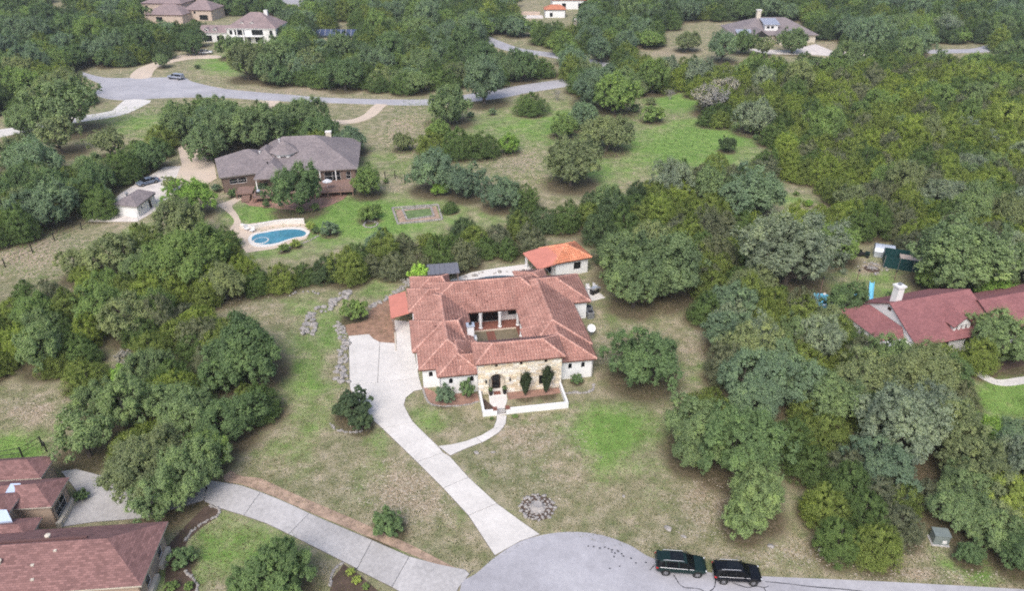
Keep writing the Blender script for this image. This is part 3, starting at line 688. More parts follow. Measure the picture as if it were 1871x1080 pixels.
# stone front with an arched porch, three small upper windows and two tall ones
TW = 10.9; FY = .2
ops = [(2.45,-.3,2.15,3.35,True),(2.4,4.12,.34,.42),(5.6,4.12,.36,.44),(8.8,4.12,.36,.44),(5.85,.75,.7,1.45),(8.3,.75,.7,1.45)]
T = panel(H, (0,FY),(TW,FY), -.3,4.85, ops, M['mortar'], name='front_wall', depth=.2, win=False)
for o in ops[1:]: window(H, Vector((0,FY,0)), Vector((1,0,0)), Vector((0,-1,0)), o, .14, M['iron'])
MB().box(1.0,3.9, 1.2,1.4, -.3,3.3).build('porch_wall', M['trim_cream'], H)
b = MB(); l = [(x, z) for x, z in open_pts(ops[0])]; l = l[1:]+[l[0]]
b.add([(x, FY+.2, z) for x, z in l]+[(x, 1.2, z) for x, z in l], [(i, i+1, len(l)+i+1, len(l)+i) for i in range(len(l)-1)]); b.build('porch_lining', M['trim_cream'], H)
MB().box(1.3,3.6, -.4,1.2, -.2,.12).build('porch_floor', M['coping'], H)
d_o = (2.45,.12,1.1,2.35,True)
dr = window(H, Vector((0,1.2,0)), Vector((1,0,0)), Vector((0,-1,0)), d_o, -.1, M['door_wood'], name='front_door', fw=.14)
b = MB()
for x in (2.25,2.45,2.65): b.box(x-.015,x+.015, 1.09,1.11, .4,2.1)
b.build('grille', M['iron'], dr)
STC = [(.86,.77,.62),(.88,.82,.71),(.78,.66,.49),(.84,.74,.57),(.90,.86,.79),(.76,.70,.61),(.88,.78,.60),(.92,.88,.81),(.90,.85,.74)]
sm = []
for k in range(6):
    b = MB(); j = lambda: random.uniform(-.04,.04)
    b.add([(-.5+j()*.3,0,-.5+j()),(.5+j()*.3,0,-.5+j()),(.5+j()*.3,0,.5+j()),(-.5+j()*.3,0,.5+j()),
           (-.46+j()*.3,-1,-.42+j()),(.46+j()*.3,-1,-.42+j()),(.46+j()*.3,-1,.42+j()),(-.46+j()*.3,-1,.42+j())],
          [(4,5,6,7),(0,1,5,4),(1,2,6,5),(2,3,7,6),(3,0,4,7)])
    sm.append(b.mesh('stone', M['stone']))
def hit(x0, x1, z0, z1):
    for i, o in enumerate(ops):
        u, v, w_, h = o[:4]; m = .02
        if x1 > u-w_/2-m and x0 < u+w_/2+m and z1 > v-m and z0 < v+h+m:
            if i == 0:
                zc = v+h-w_/2; cx = min(max(u, x0), x1); cz = min(max(zc, z0), z1)
                if z0 >= zc and math.hypot(cx-u, cz-zc) > w_/2+.02: continue
            return o
    return None
z = -.02; ns = 0
while z < 4.8:
    hh = random.uniform(.26,.36); hh = min(hh, 4.84-z); x = .0 - random.uniform(0,.3)
    while x < TW and hh > .12:
        ww = random.uniform(.45,1.05); x0, x1 = max(x, .01), min(x+ww, TW-.01)
        o = hit(x0, x1, z, z+hh)
        segs = [(x0, x1)]
        if o is not None:
            segs = []; u, w_ = o[0], o[2]; rr = w_/2
            if o is ops[0] and z+hh > o[1]+o[3]-rr:
                zc = o[1]+o[3]-rr; dz = max(0, z-zc); rr = math.sqrt(max(0, (w_/2+.02)**2-dz*dz)) if z > zc else w_/2
            if x0 < u-rr-.08: segs.append((x0, min(x1, u-rr-.03)))
            if x1 > u+rr+.08: segs.append((max(x0, u+rr+.03), x1))
        for s0, s1 in segs:
            if s1-s0 < .08: continue
            so_ = link('stone', random.choice(sm), H, ((s0+s1)/2, FY-.002, z+hh/2)); so_.scale = (s1-s0-.025, random.uniform(.03,.07), hh-.025)
            c = random.choice(STC); k = random.uniform(.8,1.05); so_.color = (c[0]*k, c[1]*k, c[2]*k, 1); ns += 1
        x += ww
    z += hh
# lanterns either side of the porch
for lx, lab in ((1.0,'left'),(4.1,'right')):
    b = MB(); b.box(lx-.09,lx+.09, FY-.3,FY-.1, 1.95,2.3); b.box(lx-.03,lx+.03, FY-.1,FY, 2.2,2.28); b.lathe([(.13,0),(.02,.14)], (lx,FY-.2,2.3), 8)
    o = b.build('wall_lantern', M['iron'], H)
# carport roof, posts
car = [(-10.65,16.75,2.78),(-7.98,17.2,3.12),(-8.25,23.4,3.3),(-10.85,23.0,2.85)]
b = MB(); b.add(car+[(x,y,z-.16) for x,y,z in car], [(0,1,2,3),(7,6,5,4),(0,4,5,1),(1,5,6,2),(2,6,7,3),(3,7,4,0)]); b.build('carport_roof', M['red_metal_roof'], H)
for x, y in ((-10.3,17.1),(-10.45,22.6)): MB().box(x-.12,x+.12, y-.12,y+.12, -.2,2.68).build('carport_post', M['brown_wall'], H)
MB().box(-10.35,-10.15, 12.2,17.0, -.1,.16).build('kerb', M['trim_cream'], H)
# chimney
b = MB(); b.box(-.3,.62, 9.25,10.15, 2.6,4.75); ch = b.build('chimney', M['stucco'], H)
b = MB(); b.box(-.4,.72, 9.15,10.25, 4.75,4.9); b.build('chimney_cap', M['metal_light'], ch)
MB().lathe([(.18,0),(.18,.16),(.24,.18),(.24,.24)], (.16,9.7,4.9), 10).build('flue', M['iron'], ch)
b = MB(); b.box(.1,1.0, 9.3,10.2, -.2,2.8); b.build('chimney_breast', M['stucco'], H)
# roof vents
for x, y, z in ((-4.3,19.6,4.35),(-5.2,13.0,4.1),(-4.6,10.3,4.6),(2.0,18.2,4.5),(3.4,17.0,3.9),(13.2,17.5,4.55),(13.8,9.8,4.2),(12.9,12.2,4.6),(13.9,4.6,4.05),(-6.0,8.4,3.75)):
    MB().lathe([(.11,-.2),(.11,.22),(.15,.24),(.02,.30)], (x,y,z), 8).build('roof_vent', M['tile'], H)
# courtyard: porch columns, floor
for x, y in ((2.3,15.95),(5.15,15.95),(7.85,15.95),(7.85,12.9),(7.85,9.3)):
    MB().lathe([(.3,-.1),(.3,.18),(.22,.22),(.2,2.5),(.3,2.56),(.3,2.74)], (x,y,.12), 12).build('porch_column', M['stucco'], H, smooth=False)
MB().box(.9,9.7, 15.5,17.72, -.2,.18).build('porch_floor', M['brick_red'], H)
MB().box(7.5,9.75, 5.2,15.5, -.2,.165).build('porch_floor', M['brick_red'], H)
MB().box(.9,7.48, 15.25,15.5, -.2,.14).build('porch_step', M['paving_tan'], H)
c = [HW(x, y) for x, y in ((-.1,4.6),(7.5,4.6),(7.5,15.25),(-.1,15.25))]
sheet('courtyard_ground', c, simple('courtyard_soil', (.22,.185,.125), .95, .25, 1.2, 7), -.1, .02, 'bare soil and thin grass of the inner courtyard')
cp = thing('courtyard_path', '', '', HW(3.55,10.6)+(0,), ANG); cp['kind'] = 'structure'
bk = MB(); bk.box(-.29,.29,-.145,.145,-.05,.06); bm_ = bk.mesh('brick', M['brick_red'])
for r in range(29):
    for q in range(2):
        o = link('brick', bm_, cp, ((q-.5)*.62+(.0 if r % 2 else .04), (r-14)*.31, 0)); o.rotation_euler.z = random.uniform(-.02,.02)
# low white forecourt wall with brick topped piers and gate
fw = thing('forecourt_wall', 'low white stucco wall with brick capped gate piers enclosing the front entry', 'wall', (*HO,0), ANG)
b = MB(); b.box(.02,.28, -4.0,.18, -.2,.86); b.build('wall', M['stucco'], fw)
b = MB(); b.box(.02,1.35, -4.28,-4.0, -.2,.84); b.build('wall', M['stucco'], fw)
b = MB(); b.box(3.35,10.85, -4.28,-4.02, -.2,.86); b.build('wall', M['stucco'], fw)
b = MB(); b.box(10.6,10.85, -4.02,.2, -.2,.88); b.build('wall', M['stucco'], fw)
for x in (1.35,2.93):
    p_ = MB().box(x,x+.44, -4.32,-3.8, -.2,.86).build('gate_pier', M['stucco'], fw)
    for k in range(4): MB().box(x-.05+k*.137,x+.07+k*.137, -4.38,-3.74, .86,.98).build('brick', M['brick_red'], p_)
gt = MB(); gt.box(1.8,2.92, -4.1,-4.06, .08,.12).box(1.8,2.92, -4.1,-4.06, .78,.82)
g0 = gt.build('gate', M['iron'], fw)
for k in range(9): MB().box(1.82+k*.134,1.845+k*.134, -4.095,-4.065, .12,.78).build('bar', M['iron'], g0)
sheet('forecourt_path', [HW(x,y) for x,y in ((1.3,-.3),(3.6,-.3),(3.5,-1.6),(2.92,-3.0),(2.92,-4.3),(1.8,-4.3),(1.8,-3.0),(1.2,-1.8))], M['coping'], -.1, .07, 'white steps and walk between gate and front door')
sheet('forecourt_bed', [HW(x,y) for x,y in ((.3,-.2),(1.2,-1.8),(1.75,-3.0),(1.75,-3.8),(1.3,-3.98),(.3,-3.98))], M['mulch_dark'], -.1, .05, 'dark planting bed inside the forecourt left of the walk')
sheet('forecourt_bed', [HW(x,y) for x,y in ((3.7,.1),(10.6,.1),(10.6,-1.1),(7,-1.3),(3.7,-1.4))], M['mulch_red'], -.1, .03, 'reddish bed along the stone wall inside the forecourt')
mt = MB().box(-.45,.45,-.35,.35, 0,.03).build('door_mat', M['brick_red'], None, HW(2.45,.1)+(.125,), ANG); tag(mt, 'reddish door mat in front of the arched entry door', 'door mat')

# ------------------------------------------------------------------ neighbouring houses
def block(root, x0, x1, y0, y1, e, wall, ov=.45, z0=-.3, ops=None, frame=None):
    """walls under a wing; ops: {side: [openings]} with side in s,e,w"""
    a0,a1,b0,b1 = x0+ov, x1-ov, y0+ov, y1-ov
    MB().box(a0+.18,a1-.18, b0+.18,b1-.18, z0,e-.1).build('inner_wall', M['stucco_tan'], root)
    for side, (p, q) in {'s':((a0,b0),(a1,b0)),'e':((a1,b0),(a1,b1)),'n':((a1,b1),(a0,b1)),'w':((a0,b1),(a0,b0))}.items():
        panel(root, p, q, z0, e-.1, (ops or {}).get(side, []), wall, frame=frame or M['trim_white'])
def shingled(root, x0, x1, y0, y1, e, A, B, h, mat, wall, fascia='trim_white', ops=None, frame=None, z0=-.3, ov=.45, walls=True):
    roof_wing(root, x0, x1, y0, y1, e, A, B, h, tiles=False, mat=mat, fascia=M[fascia], caps=False, fz=.18)
    if walls: block(root, x0, x1, y0, y1, e, wall, ov, z0, ops, frame)
def vent(root, x, y, z, mat='trim_white', r=.16): MB().lathe([(r*.7,-.3),(r*.7,.35),(r*1.3,.38),(r*1.3,.5),(.02,.55)], (x,y,z), 8).build('roof_vent', M[mat], root)
def gable(root, x0, x1, y0, y1, e, h, mat, fascia, wall, name='roof', axis='x', th=.12, gw=True):
    """a simple gabled roof; axis = direction of the ridge"""
    JIT[0] = (JIT[0]+1) % 7; j = JIT[0]*.003; e += j; h += j
    if axis == 'x':
        m = (y0+y1)/2; f = [[(x0,y0,e),(x1,y0,e),(x1,m,h),(x0,m,h)],[(x1,y1,e),(x0,y1,e),(x0,m,h),(x1,m,h)]]
        ends = [[(x0+.3,y1-.2,e-.1),(x0+.3,y0+.2,e-.1),(x0+.3,m,h-.12)],[(x1-.3,y0+.2,e-.1),(x1-.3,y1-.2,e-.1),(x1-.3,m,h-.12)]]
    else:
        m = (x0+x1)/2; f = [[(x1,y0,e),(x1,y1,e),(m,y1,h),(m,y0,h)],[(x0,y1,e),(x0,y0,e),(m,y0,h),(m,y1,h)]]
        ends = [[(x0+.2,y0+.3,e-.1),(x1-.2,y0+.3,e-.1),(m,y0+.3,h-.12)],[(x1-.2,y1-.3,e-.1),(x0+.2,y1-.3,e-.1),(m,y1-.3,h-.12)]]
    face_base(f, name, mat, root)
    b = MB()
    for p in f: b.add([(x,y,z-th) for x,y,z in p]+[(x,y,z-.01) for x,y,z in p], [(3,2,1,0)]+[(i,(i+1)%4,4+(i+1)%4,4+i) for i in range(4)])
    b.build('fascia', fascia, root)
    if gw:
        for p in ends: MB().add(p, [(0,1,2)]).build('gable_wall', wall, root)
# --- grey roofed house with turret
GO = P(400, 325, 3.6)
G = thing('grey_roof_house', 'wide house with grey shingle hip roofs, small turret and rear deck above the kidney pool', 'house', (*GO,0), math.radians(8))
def rot_rect(root, ang, fn):
    """build with an extra rotation inside the same house by making parts first and turning their meshes"""
    before = set(root.children); fn(); R = Matrix.Rotation(ang, 4, 'Z')
    for o in root.children:
        if o in before: continue
        for m_ in [o]+list(o.children): m_.data = m_.data.copy(); m_.data.transform(R)
sg = M['shingle_grey']
rot_rect(G, math.radians(15), lambda: shingled(G, 0,13.5, 0,13, 3.6, (6.2,6.5),(7.2,6.5), 6.9, sg, M['brown_wall'], 'fascia_grey', {'s':[(3.2,1.7,3.4,1.2)]}))
shingled(G, 7.0,28.4, 1.7,22.5, 3.62, (12.0,12.6),(19.0,12.6), 8.0, sg, M['brown_wall'], 'fascia_grey', {'s':[(15.2,.9,3.4,2.1),(18.6,1.2,1.0,1.6)],'e':[(3,1.2,1.0,1.6),(7,1.2,1.2,1.6)]}, ov=.6)
shingled(G, 7.2,14.2, -1.8,8, 3.58, (10.7,1.8),(10.7,6.5), 5.7, sg, M['brown_wall'], 'fascia_grey', ov=2.2)
n8 = 8; cx, cy = 12.6, 8.6
pts8 = [(cx+3.3*math.cos(t), cy+3.3*math.sin(t)) for t in [math.pi/8+i*math.pi/4 for i in range(8)]]
face_base([[(*pts8[i],6.1),(*pts8[(i+1)%8],6.1),(cx,cy,8.5)] for i in range(8)], 'turret_roof', sg, G)
w8 = [(cx+(x-cx)*.86, cy+(y-cy)*.86) for x, y in pts8]
for i in range(8):
    p, q = w8[i], w8[(i+1)%8]; L = math.dist(p, q)
    panel(G, p, q, 3.2, 6.0, [(L/2,1.4+3.2,L*.62,1.05)] if i in (4,5,6,3,7) else [], M['trim_white'], name='turret_wall', frame=M['trim_white'])
shingled(G, 6.6,10.6, 5.6,13, 5.3, (8.6,7.6),(8.6,11), 6.9, sg, M['trim_cream'], 'fascia_grey', z0=3.5, ov=.4)
c_ = MB().box(21.0,22.2, 15.2,16.3, 3,7.6).build('chimney', M['trim_cream'], G); MB().box(20.9,22.3, 15.1,16.4, 7.6,7.8).build('chimney_cap', M['coping'], c_)
vent(G, 11.4,10.8,7.5); vent(G, 7.6,7.2,6.1); vent(G, 9.6,3.2,5.0,'iron')
# deck with rails, posts, stairs
MB().box(3.5,6.8, -3.6,.5, 1.1,1.3).build('deck', M['deck'], G); MB().box(7.2,12.5, -6.3,-1.6, 1.0,1.2).build('deck', M['deck'], G)
MB().box(19.5,27.5, -5.0,1.9, 1.0,1.2).build('deck', M['deck'], G); MB().box(12.5,19.5, -4.2,1.9, 1.0,1.18).build('deck', M['deck'], G)
for x, y in ((7.4,-6.1),(9.8,-6.1),(12.3,-6.1),(19.7,-4.8),(22.2,-4.8),(24.8,-4.8),(27.3,-4.8),(3.7,-3.4)):
    MB().box(x-.09,x+.09, y-.09,y+.09, -.2,2.1).build('deck_post', M['deck'], G)
for x0,x1,y in ((7.3,12.4,-6.2),(19.6,27.4,-4.9)):
    rl = MB().box(x0,x1, y-.04,y+.04, 2.0,2.1).build('railing', M['deck'], G)
    k = x0+.15
    while k < x1: MB().box(k-.02,k+.02, y-.02,y+.02, 1.2,2.0).build('baluster', M['deck'], rl); k += .45
for k in range(6): MB().box(4.8,6.4, -3.6-.3*(k+1),-3.6-.3*k, -.1,1.1-.18*(k+1)).build('step', M['deck'], G)
for x in (7.6,13.8): MB().box(x-.1,x+.1, -1.5,-1.3, 1.2,3.4).build('porch_post', M['trim_white'], G)
for x in (20.3,23.6): MB().box(x-.1,x+.1, 1.6,1.8, 1.2,3.4).build('porch_post', M['trim_white'], G)
# umbrella, table, chairs on deck, and grill
def glob(root, x, y, z=0):
    a = root.rotation_euler.z; return (root.location.x+x*math.cos(a)-y*math.sin(a), root.location.y+x*math.sin(a)+y*math.cos(a), z)
um = thing('patio_umbrella', 'closed pale patio umbrella standing on the rear deck of the grey roofed house', 'umbrella', glob(G,22.2,-3.2,1.2))
MB().tube((0,0,0),(0,0,2.0),.03,n=6).build('pole', M['trim_white'], um); MB().lathe([(1.05,1.7),(.6,1.98),(.06,2.25)],n=8).build('canopy', M['plastic_white'], um)
gr = thing('barbecue_grill', 'dark barbecue grill with pale lid on the lower deck by the stairs', 'grill', glob(G,8.4,-4.6,1.2), .4)
MB().box(-.6,.6,-.35,.35,.1,.8).build('cabinet', M['iron'], gr); MB().lathe([(.02,.8),(.42,.82),(.38,1.05),(.1,1.2)],n=10).build('lid', M['metal_light'], gr)
# --- shed
SO = P(540/7.7125+180, 300+600/7.7125, 2.4)
S = thing('garden_shed', 'small white shed with low grey shingle roof on the crushed rock yard', 'shed', (*SO,0), math.radians(0))
r = [(-5.4,1.0,2.45),(0,0,2.4),(.7,7.2,2.6),(-3.6,8.8,2.6)]; rd = [(-2.6,4.6,3.7)]
face_base([[r[0],r[1],(-2.4,3.2,3.6)],[r[1],r[2],(-1.8,6.2,3.6),(-2.4,3.2,3.6)],[r[2],r[3],(-1.8,6.2,3.6)],[r[3],r[0],(-2.4,3.2,3.6),(-1.8,6.2,3.6)]], 'roof', sg, S)
MB().prism([(x*.99-.02,y*.985+.05) for x,y,z in r], 2.2,2.39).build('fascia', M['fascia_grey'], S)
wl = [(-5.0,1.3),(-.3,.4),(.35,6.9),(-3.3,8.3)]
for i in range(4):
    p, q = wl[i], wl[(i+1)%4]
    panel(S, p, q, -.2,2.25, [(4.6,0.0,1.0,1.95),(1.6,1.2,.5,.5)] if i == 1 else [], M['trim_white'], frame=M['iron'])
vent(S, -3.3,3.6,3.35,'metal_grey',.3)
# --- red shingled house on the right
RO = P(1470+870/4.666, 430+820/4.666, 3)
R = thing('red_roof_house', 'long white walled house with dark red shingle roof, gable, dormer and tall white chimney', 'house', (*RO,0), math.radians(17))
rs = M['shingle_red']
gable(R, -1.2,12.9, -3.4,9.4, 2.7, 6.1, rs, M['fascia'], M['trim_white'])
block(R, -1.2,12.9, -3.4,9.4, 2.7, M['trim_white'], .5, ops={'s':[(5,.9,1.2,1.3),(9,.9,1.2,1.3)],'w':[]}, frame=M['iron'])
face_base([[(-4.6,8.6,2.5),(-4.6,-.4,2.5),(-1.0,-.0,3.9),(-1.0,6.5,3.9)],[(-4.6,-.4,2.5),(-1.1,-.9,2.6),(-1.0,-.0,3.9)],[(-1,8.8,2.7),(-4.6,8.6,2.5),(-1.0,6.5,3.9)]], 'skirt_roof', rs, R)
MB().box(-4.4,-1.0, -.2,8.4, -.2,2.45).build('wall', M['trim_white'], R)
MB().box(-4.3,2.5, -2.6,.4, -.2,2.4).build('wall', M['trim_white'], R)
b = MB(); b.box(-.96,-.9, 2.7,3.3, 4.9,5.4); b.build('gable_vent', M['door_wood'], R)
gable(R, 5.5,8.9, -2.5,3.2, 4.1, 5.45, rs, M['fascia'], M['trim_white'], 'dormer_roof', 'y')
panel(R, (5.8,-2.2),(8.6,-2.2), 2.9,4.1, [(.6,3.2,.45,.8),(1.4,3.2,.45,.8),(2.2,3.2,.45,.8)], M['trim_white'], name='dormer_wall', frame=M['trim_white'])
MB().box(5.8,8.6, -2.0,1, 2.8,4.05).build('dormer_wall', M['trim_white'], R)
gable(R, 12.5,28, -4.6,6.4, 2.62, 5.4, rs, M['fascia'], M['trim_white']); block(R, 12.5,28, -4.6,6.4, 2.62, M['trim_white'], .6)
c_ = MB().box(.3,1.35, 3.5,4.5, 3,7.9).build('chimney', M['trim_white'], R); MB().box(.15,1.5, 3.35,4.65, 7.9,8.15).build('chimney_cap', M['trim_white'], c_)
MB().lathe([(.2,0),(.2,.25),(.3,.3)],(.8,4.0,8.15),8).build('flue', M['metal_grey'], c_)
MB().box(-.9,4, 9.0,12.5, .1,.25).build('deck', M['deck'], R)
# --- red brown shingled compound at lower left
LO = P(1000/3.856, 800+1040/3.856, 3.2)
L_ = thing('brown_roof_house', 'single storey house with red brown shingle roofs in several wings at the lower left corner', 'house', (*LO,0), math.radians(5))
bs = M['shingle_brown']; st = M['stucco_tan']
shingled(L_, -24,0, -.1,7.5, 3.2, (-20,3.7),(-3.8,3.7), 5.4, bs, st, 'trim_cream', {'e':[(1.7,.7,1.1,1.7),(5.0,.7,1.1,1.7)],'s':[(14,1.9,2,.8)]}, ov=.55)
shingled(L_, -26,-12.3, 10.5,14.7, 3.22, (-24,12.6),(-14.4,12.6), 4.5, bs, st, 'trim_cream', {'e':[(1.6,.7,2.2,1.6)]}, ov=.4)
shingled(L_, -26,-15.6, 8.9,12.4, 3.9, (-24,10.6),(-17.4,10.6), 4.8, bs, st, 'trim_cream', ov=.4)
shingled(L_, -26,-12.6, 6.3,9.2, 3.18, (-24,7.75),(-14.1,7.75), 3.9, bs, st, 'trim_cream', ov=.4)
shingled(L_, -26,-15.3, 14.9,18.4, 3.16, (-24,16.7),(-17.2,16.7), 4.3, bs, st, 'trim_cream', ov=.4)
for x in (-.5,): 
    for y0 in (1.1,4.4): MB().box(-.55,-.15, y0,y0+2.3, -.2,.62).build('bay_sill', M['trim_cream'], L_)
MB().box(-12.8,-12.3, 10.7,14.4, -.2,.7).build('bay_sill', M['trim_cream'], L_)
for x, y, z, m_ in ((-9.4,4.5,5.0,'trim_cream'),(-12.8,2.3,4.5,'trim_cream')): vent(L_, x,y,z,m_,.2)
for x, y, z in ((-8.2,3.0,4.98),(-9.9,2.0,4.4),(-9.6,.9,3.78)): MB().box(x-.14,x+.14, y-.1,y+.1, z-.05,z+.12).build('roof_vent', M['trim_cream'], L_)
o = MB(); o.box(-13.6,-5.8, 4.05,4.3, 5.2,5.34); o.build('ridge_vent', M['shingle_brown'], L_)
for px_, py_, s_ in ((28,903,1.0),(4,951,.9)):
    X_, Y_ = P(px_, py_, 3.9); sk = MB(); sk.add([(-1*s_,-.4*s_,3.85),(1.1*s_,-.2*s_,3.8),(.3*s_,.8*s_,4.45),(-.6*s_,.8*s_,4.5)], [(0,1,2,3)])
    sk.add([(-1*s_,-.4*s_,3.2),(1.1*s_,-.2*s_,3.2),(.3*s_,.8*s_,3.2),(-.6*s_,.8*s_,3.2),(-1*s_,-.4*s_,3.85),(1.1*s_,-.2*s_,3.8),(.3*s_,.8*s_,4.45),(-.6*s_,.8*s_,4.5)], [(0,1,5,4),(1,2,6,5),(2,3,7,6),(3,0,4,7)])
    a_ = math.radians(5); dx, dy = X_-LO[0], Y_-LO[1]
    sk.build('skylight', M['skylight'], L_, (dx*math.cos(a_)+dy*math.sin(a_), -dx*math.sin(a_)+dy*math.cos(a_), .1))
# --- far white house with dormers
WH = thing('white_house', 'far white two storey house with mauve hip roof and small dormers at the upper left', 'house', (-124.5,305,0), math.radians(-2))
ms = M['shingle_mauve']; tw = M['trim_white']
shingled(WH, 11,31.5, 1,16.5, 5.6, (19.5,8.8),(23.5,8.8), 10.6, ms, tw, 'trim_white', {'s':[(1.6,3.2,1.2,1.6),(5,3.0,4,2.0),(8.6,.4,1.2,2.4),(12.2,3.0,4.5,2.0),(17.7,3.0,1.2,1.8),(5,.3,3,2.2),(12.5,.3,3,2.2),(17.7,.6,1.2,1.8)],'e':[(4,3,1.2,1.6),(10,3,1.2,1.6)]}, M['iron'])
gable(WH, -.5,12, 2.5,10.5, 3.6, 5.9, ms, tw, tw); block(WH, -.5,12, 2.5,10.5, 3.6, tw, .4, ops={'s':[(3,.2,3,2.3),(8,.2,3,2.3)]}, frame=M['iron'])
for x, y, z in ((2.6,3.3,3.7),(6.0,3.3,3.7),(17.4,3.4,6.1),(21.4,3.4,6.1)):
    gable(WH, x-1,x+1, y-.4,y+3, z+1.0, z+1.8, ms, tw, tw, 'dormer_roof', 'y'); panel(WH, (x-.8,y),(x+.8,y), z,z+1.05, [(.8,z+.25,.7,.65)], tw, name='dormer_wall', frame=M['iron'])
    MB().box(x-.8,x+.8, y+.17,y+2.4, z,z+1.0).build('dormer_wall', tw, WH)
MB().box(24.6,26, 9.5,10.6, 8,11.2).build('chimney', tw, WH)
for x in (16.2,18.6): MB().box(x-.2,x+.2, -.6,-.2, -.2,5.4).build('porch_column', tw, WH)
MB().box(13.5,26, -.8,1.4, 2.7,2.9).build('balcony', tw, WH)
# --- far tan house
TH = thing('tan_house', 'far tan stucco house with stepped brown grey hip roofs at the top left edge', 'house', (-161.5,351,0), math.radians(-6))
tp = M['stucco_pink']
shingled(TH, -4,14, 0,14, 3.6, (2,7),(8,7), 7.2, ms, tp, 'fascia', {'s':[(6,.4,3,2.2)]}, M['iron'])
shingled(TH, -12,8, 12,28, 6.6, (-4,20),(2,20), 10, ms, tp, 'fascia', {'s':[(2,4.4,1.4,1.2)]}, M['iron'])
shingled(TH, 10,24, 8,22, 4.6, (15,15),(19,15), 8, ms, tp, 'fascia', {'s':[(3,3,1,1),(5,3,1,1),(9,.3,4,2.2)]}, M['iron'])
shingled(TH, 0,12, 26,36, 7.2, (5,31),(7,31), 10, ms, tp, 'fascia')
# --- far grey hip house with shed dormer
MH = thing('far_hip_house', 'far low house with broad grey hip roof, metal dormer and white chimney, upper right', 'house', (88,303,0), 0)
shingled(MH, 0,34, 3,25, 3.0, (12,14),(23,14), 8.0, sg, M['trim_cream'], 'fascia_grey', {'s':[(6,.5,3,2),(28,.5,3,2)]}, M['iron'], ov=.8)
def shed_roof(root, x0, x1, y0, y1, z0, z1, mat, name='metal_roof'):
    b = MB(); q = [(x0,y0,z0),(x1,y0,z0),(x1,y1,z1),(x0,y1,z1)]
    b.add([(x,y,z-.15) for x,y,z in q]+q, [(3,2,1,0),(4,5,6,7),(0,1,5,4),(1,2,6,5),(2,3,7,6),(3,0,4,7)]); r_ = b.build(name, mat, root)
    k = x0+.4; nrm = 0
    while k < x1: 
        s_ = MB(); s_.add([(k-.04,y0,z0),(k+.04,y0,z0),(k+.04,y1,z1),(k-.04,y1,z1),(k-.04,y0,z0+.08),(k+.04,y0,z0+.08),(k+.04,y1,z1+.08),(k-.04,y1,z1+.08)], [(4,5,6,7),(0,1,5,4),(1,2,6,5),(3,0,4,7)])
        s_.build('seam', mat, r_); k += .8
shed_roof(MH, 12.2,18.6, 5.2,12.5, 6.6,7.9, M['standing_seam'])
panel(MH, (12.8,5.7),(18.0,5.7), 4.0,6.5, [(1.3,5.0,1.1,.9),(3.0,5.0,1.1,.9)], tw, name='dormer_wall', frame=M['iron']); MB().box(12.9,17.9, 5.95,11, 4,6.4).build('dormer_wall', tw, MH)
gable(MH, 5.5,13, -2,8, 3.2, 5.6, sg, M['fascia_grey'], M['iron'], 'porch_roof', 'y'); gable(MH, 16,23, -2.5,8, 3.2, 5.6, sg, M['fascia_grey'], M['iron'], 'porch_roof', 'y')
block(MH, 5.5,13, -2,6, 3.2, M['trim_cream'], 1.0, ops={'s':[(2.7,.1,3.4,2.6)]}); block(MH, 16,23, -2.5,6, 3.2, M['trim_cream'], 1.0, ops={'s':[(2.5,.1,3.2,2.6)]})
shed_roof(MH, 1,7, 1,5.5, 3.3,4.8, M['standing_seam']); shed_roof(MH, 22,26.5, .5,4.5, 3.4,4.8, M['standing_seam'])
c_ = MB().box(11.2,12.8, 13.2,14.8, 5,10.6).build('chimney', M['trim_cream'], MH); MB().box(11,13, 13,15, 10.6,10.9).build('chimney_cap', M['coping'], c_)
# --- far house with orange tiles, top centre
OH = thing('orange_tile_house', 'far white house with bright orange tile roofs half hidden by trees at the top edge', 'house', (*P(1000,34),0), 0)
shingled(OH, -1.5,9, 3,11, 3.6, (2,7),(6,7), 5.4, M['tile_orange'], M['stucco'], 'fascia', {'s':[(3,.4,1.4,1.8)]}, M['iron'])
shingled(OH, 3,30, 28,44, 4.4, (10,36),(24,36), 8, M['tile_orange'], M['stucco'], 'fascia', {'s':[(6,.4,2,2.4),(14,.4,2,2.4)]}, M['iron'])
MB().box(-11,-1.8, 1.5,10, -.2,.12).build('terrace', M['caliche'], OH)
MB().box(-12,-3, 11,11.6, -.2,1.5).build('terrace_wall', M['stucco_pink'], OH)
OG = thing('pale_outbuilding', 'pale yellowish outbuilding peeking above the bright green oak near the top centre', 'outbuilding', (*P(1062,50),0), 0)
MB().box(-3,5, 0,5, -.2,3.0).build('wall', M['trim_cream'], OG); MB().box(-3.4,5.4, -.4,5.4, 3.0,3.25).build('roof', M['trim_cream'], OG)
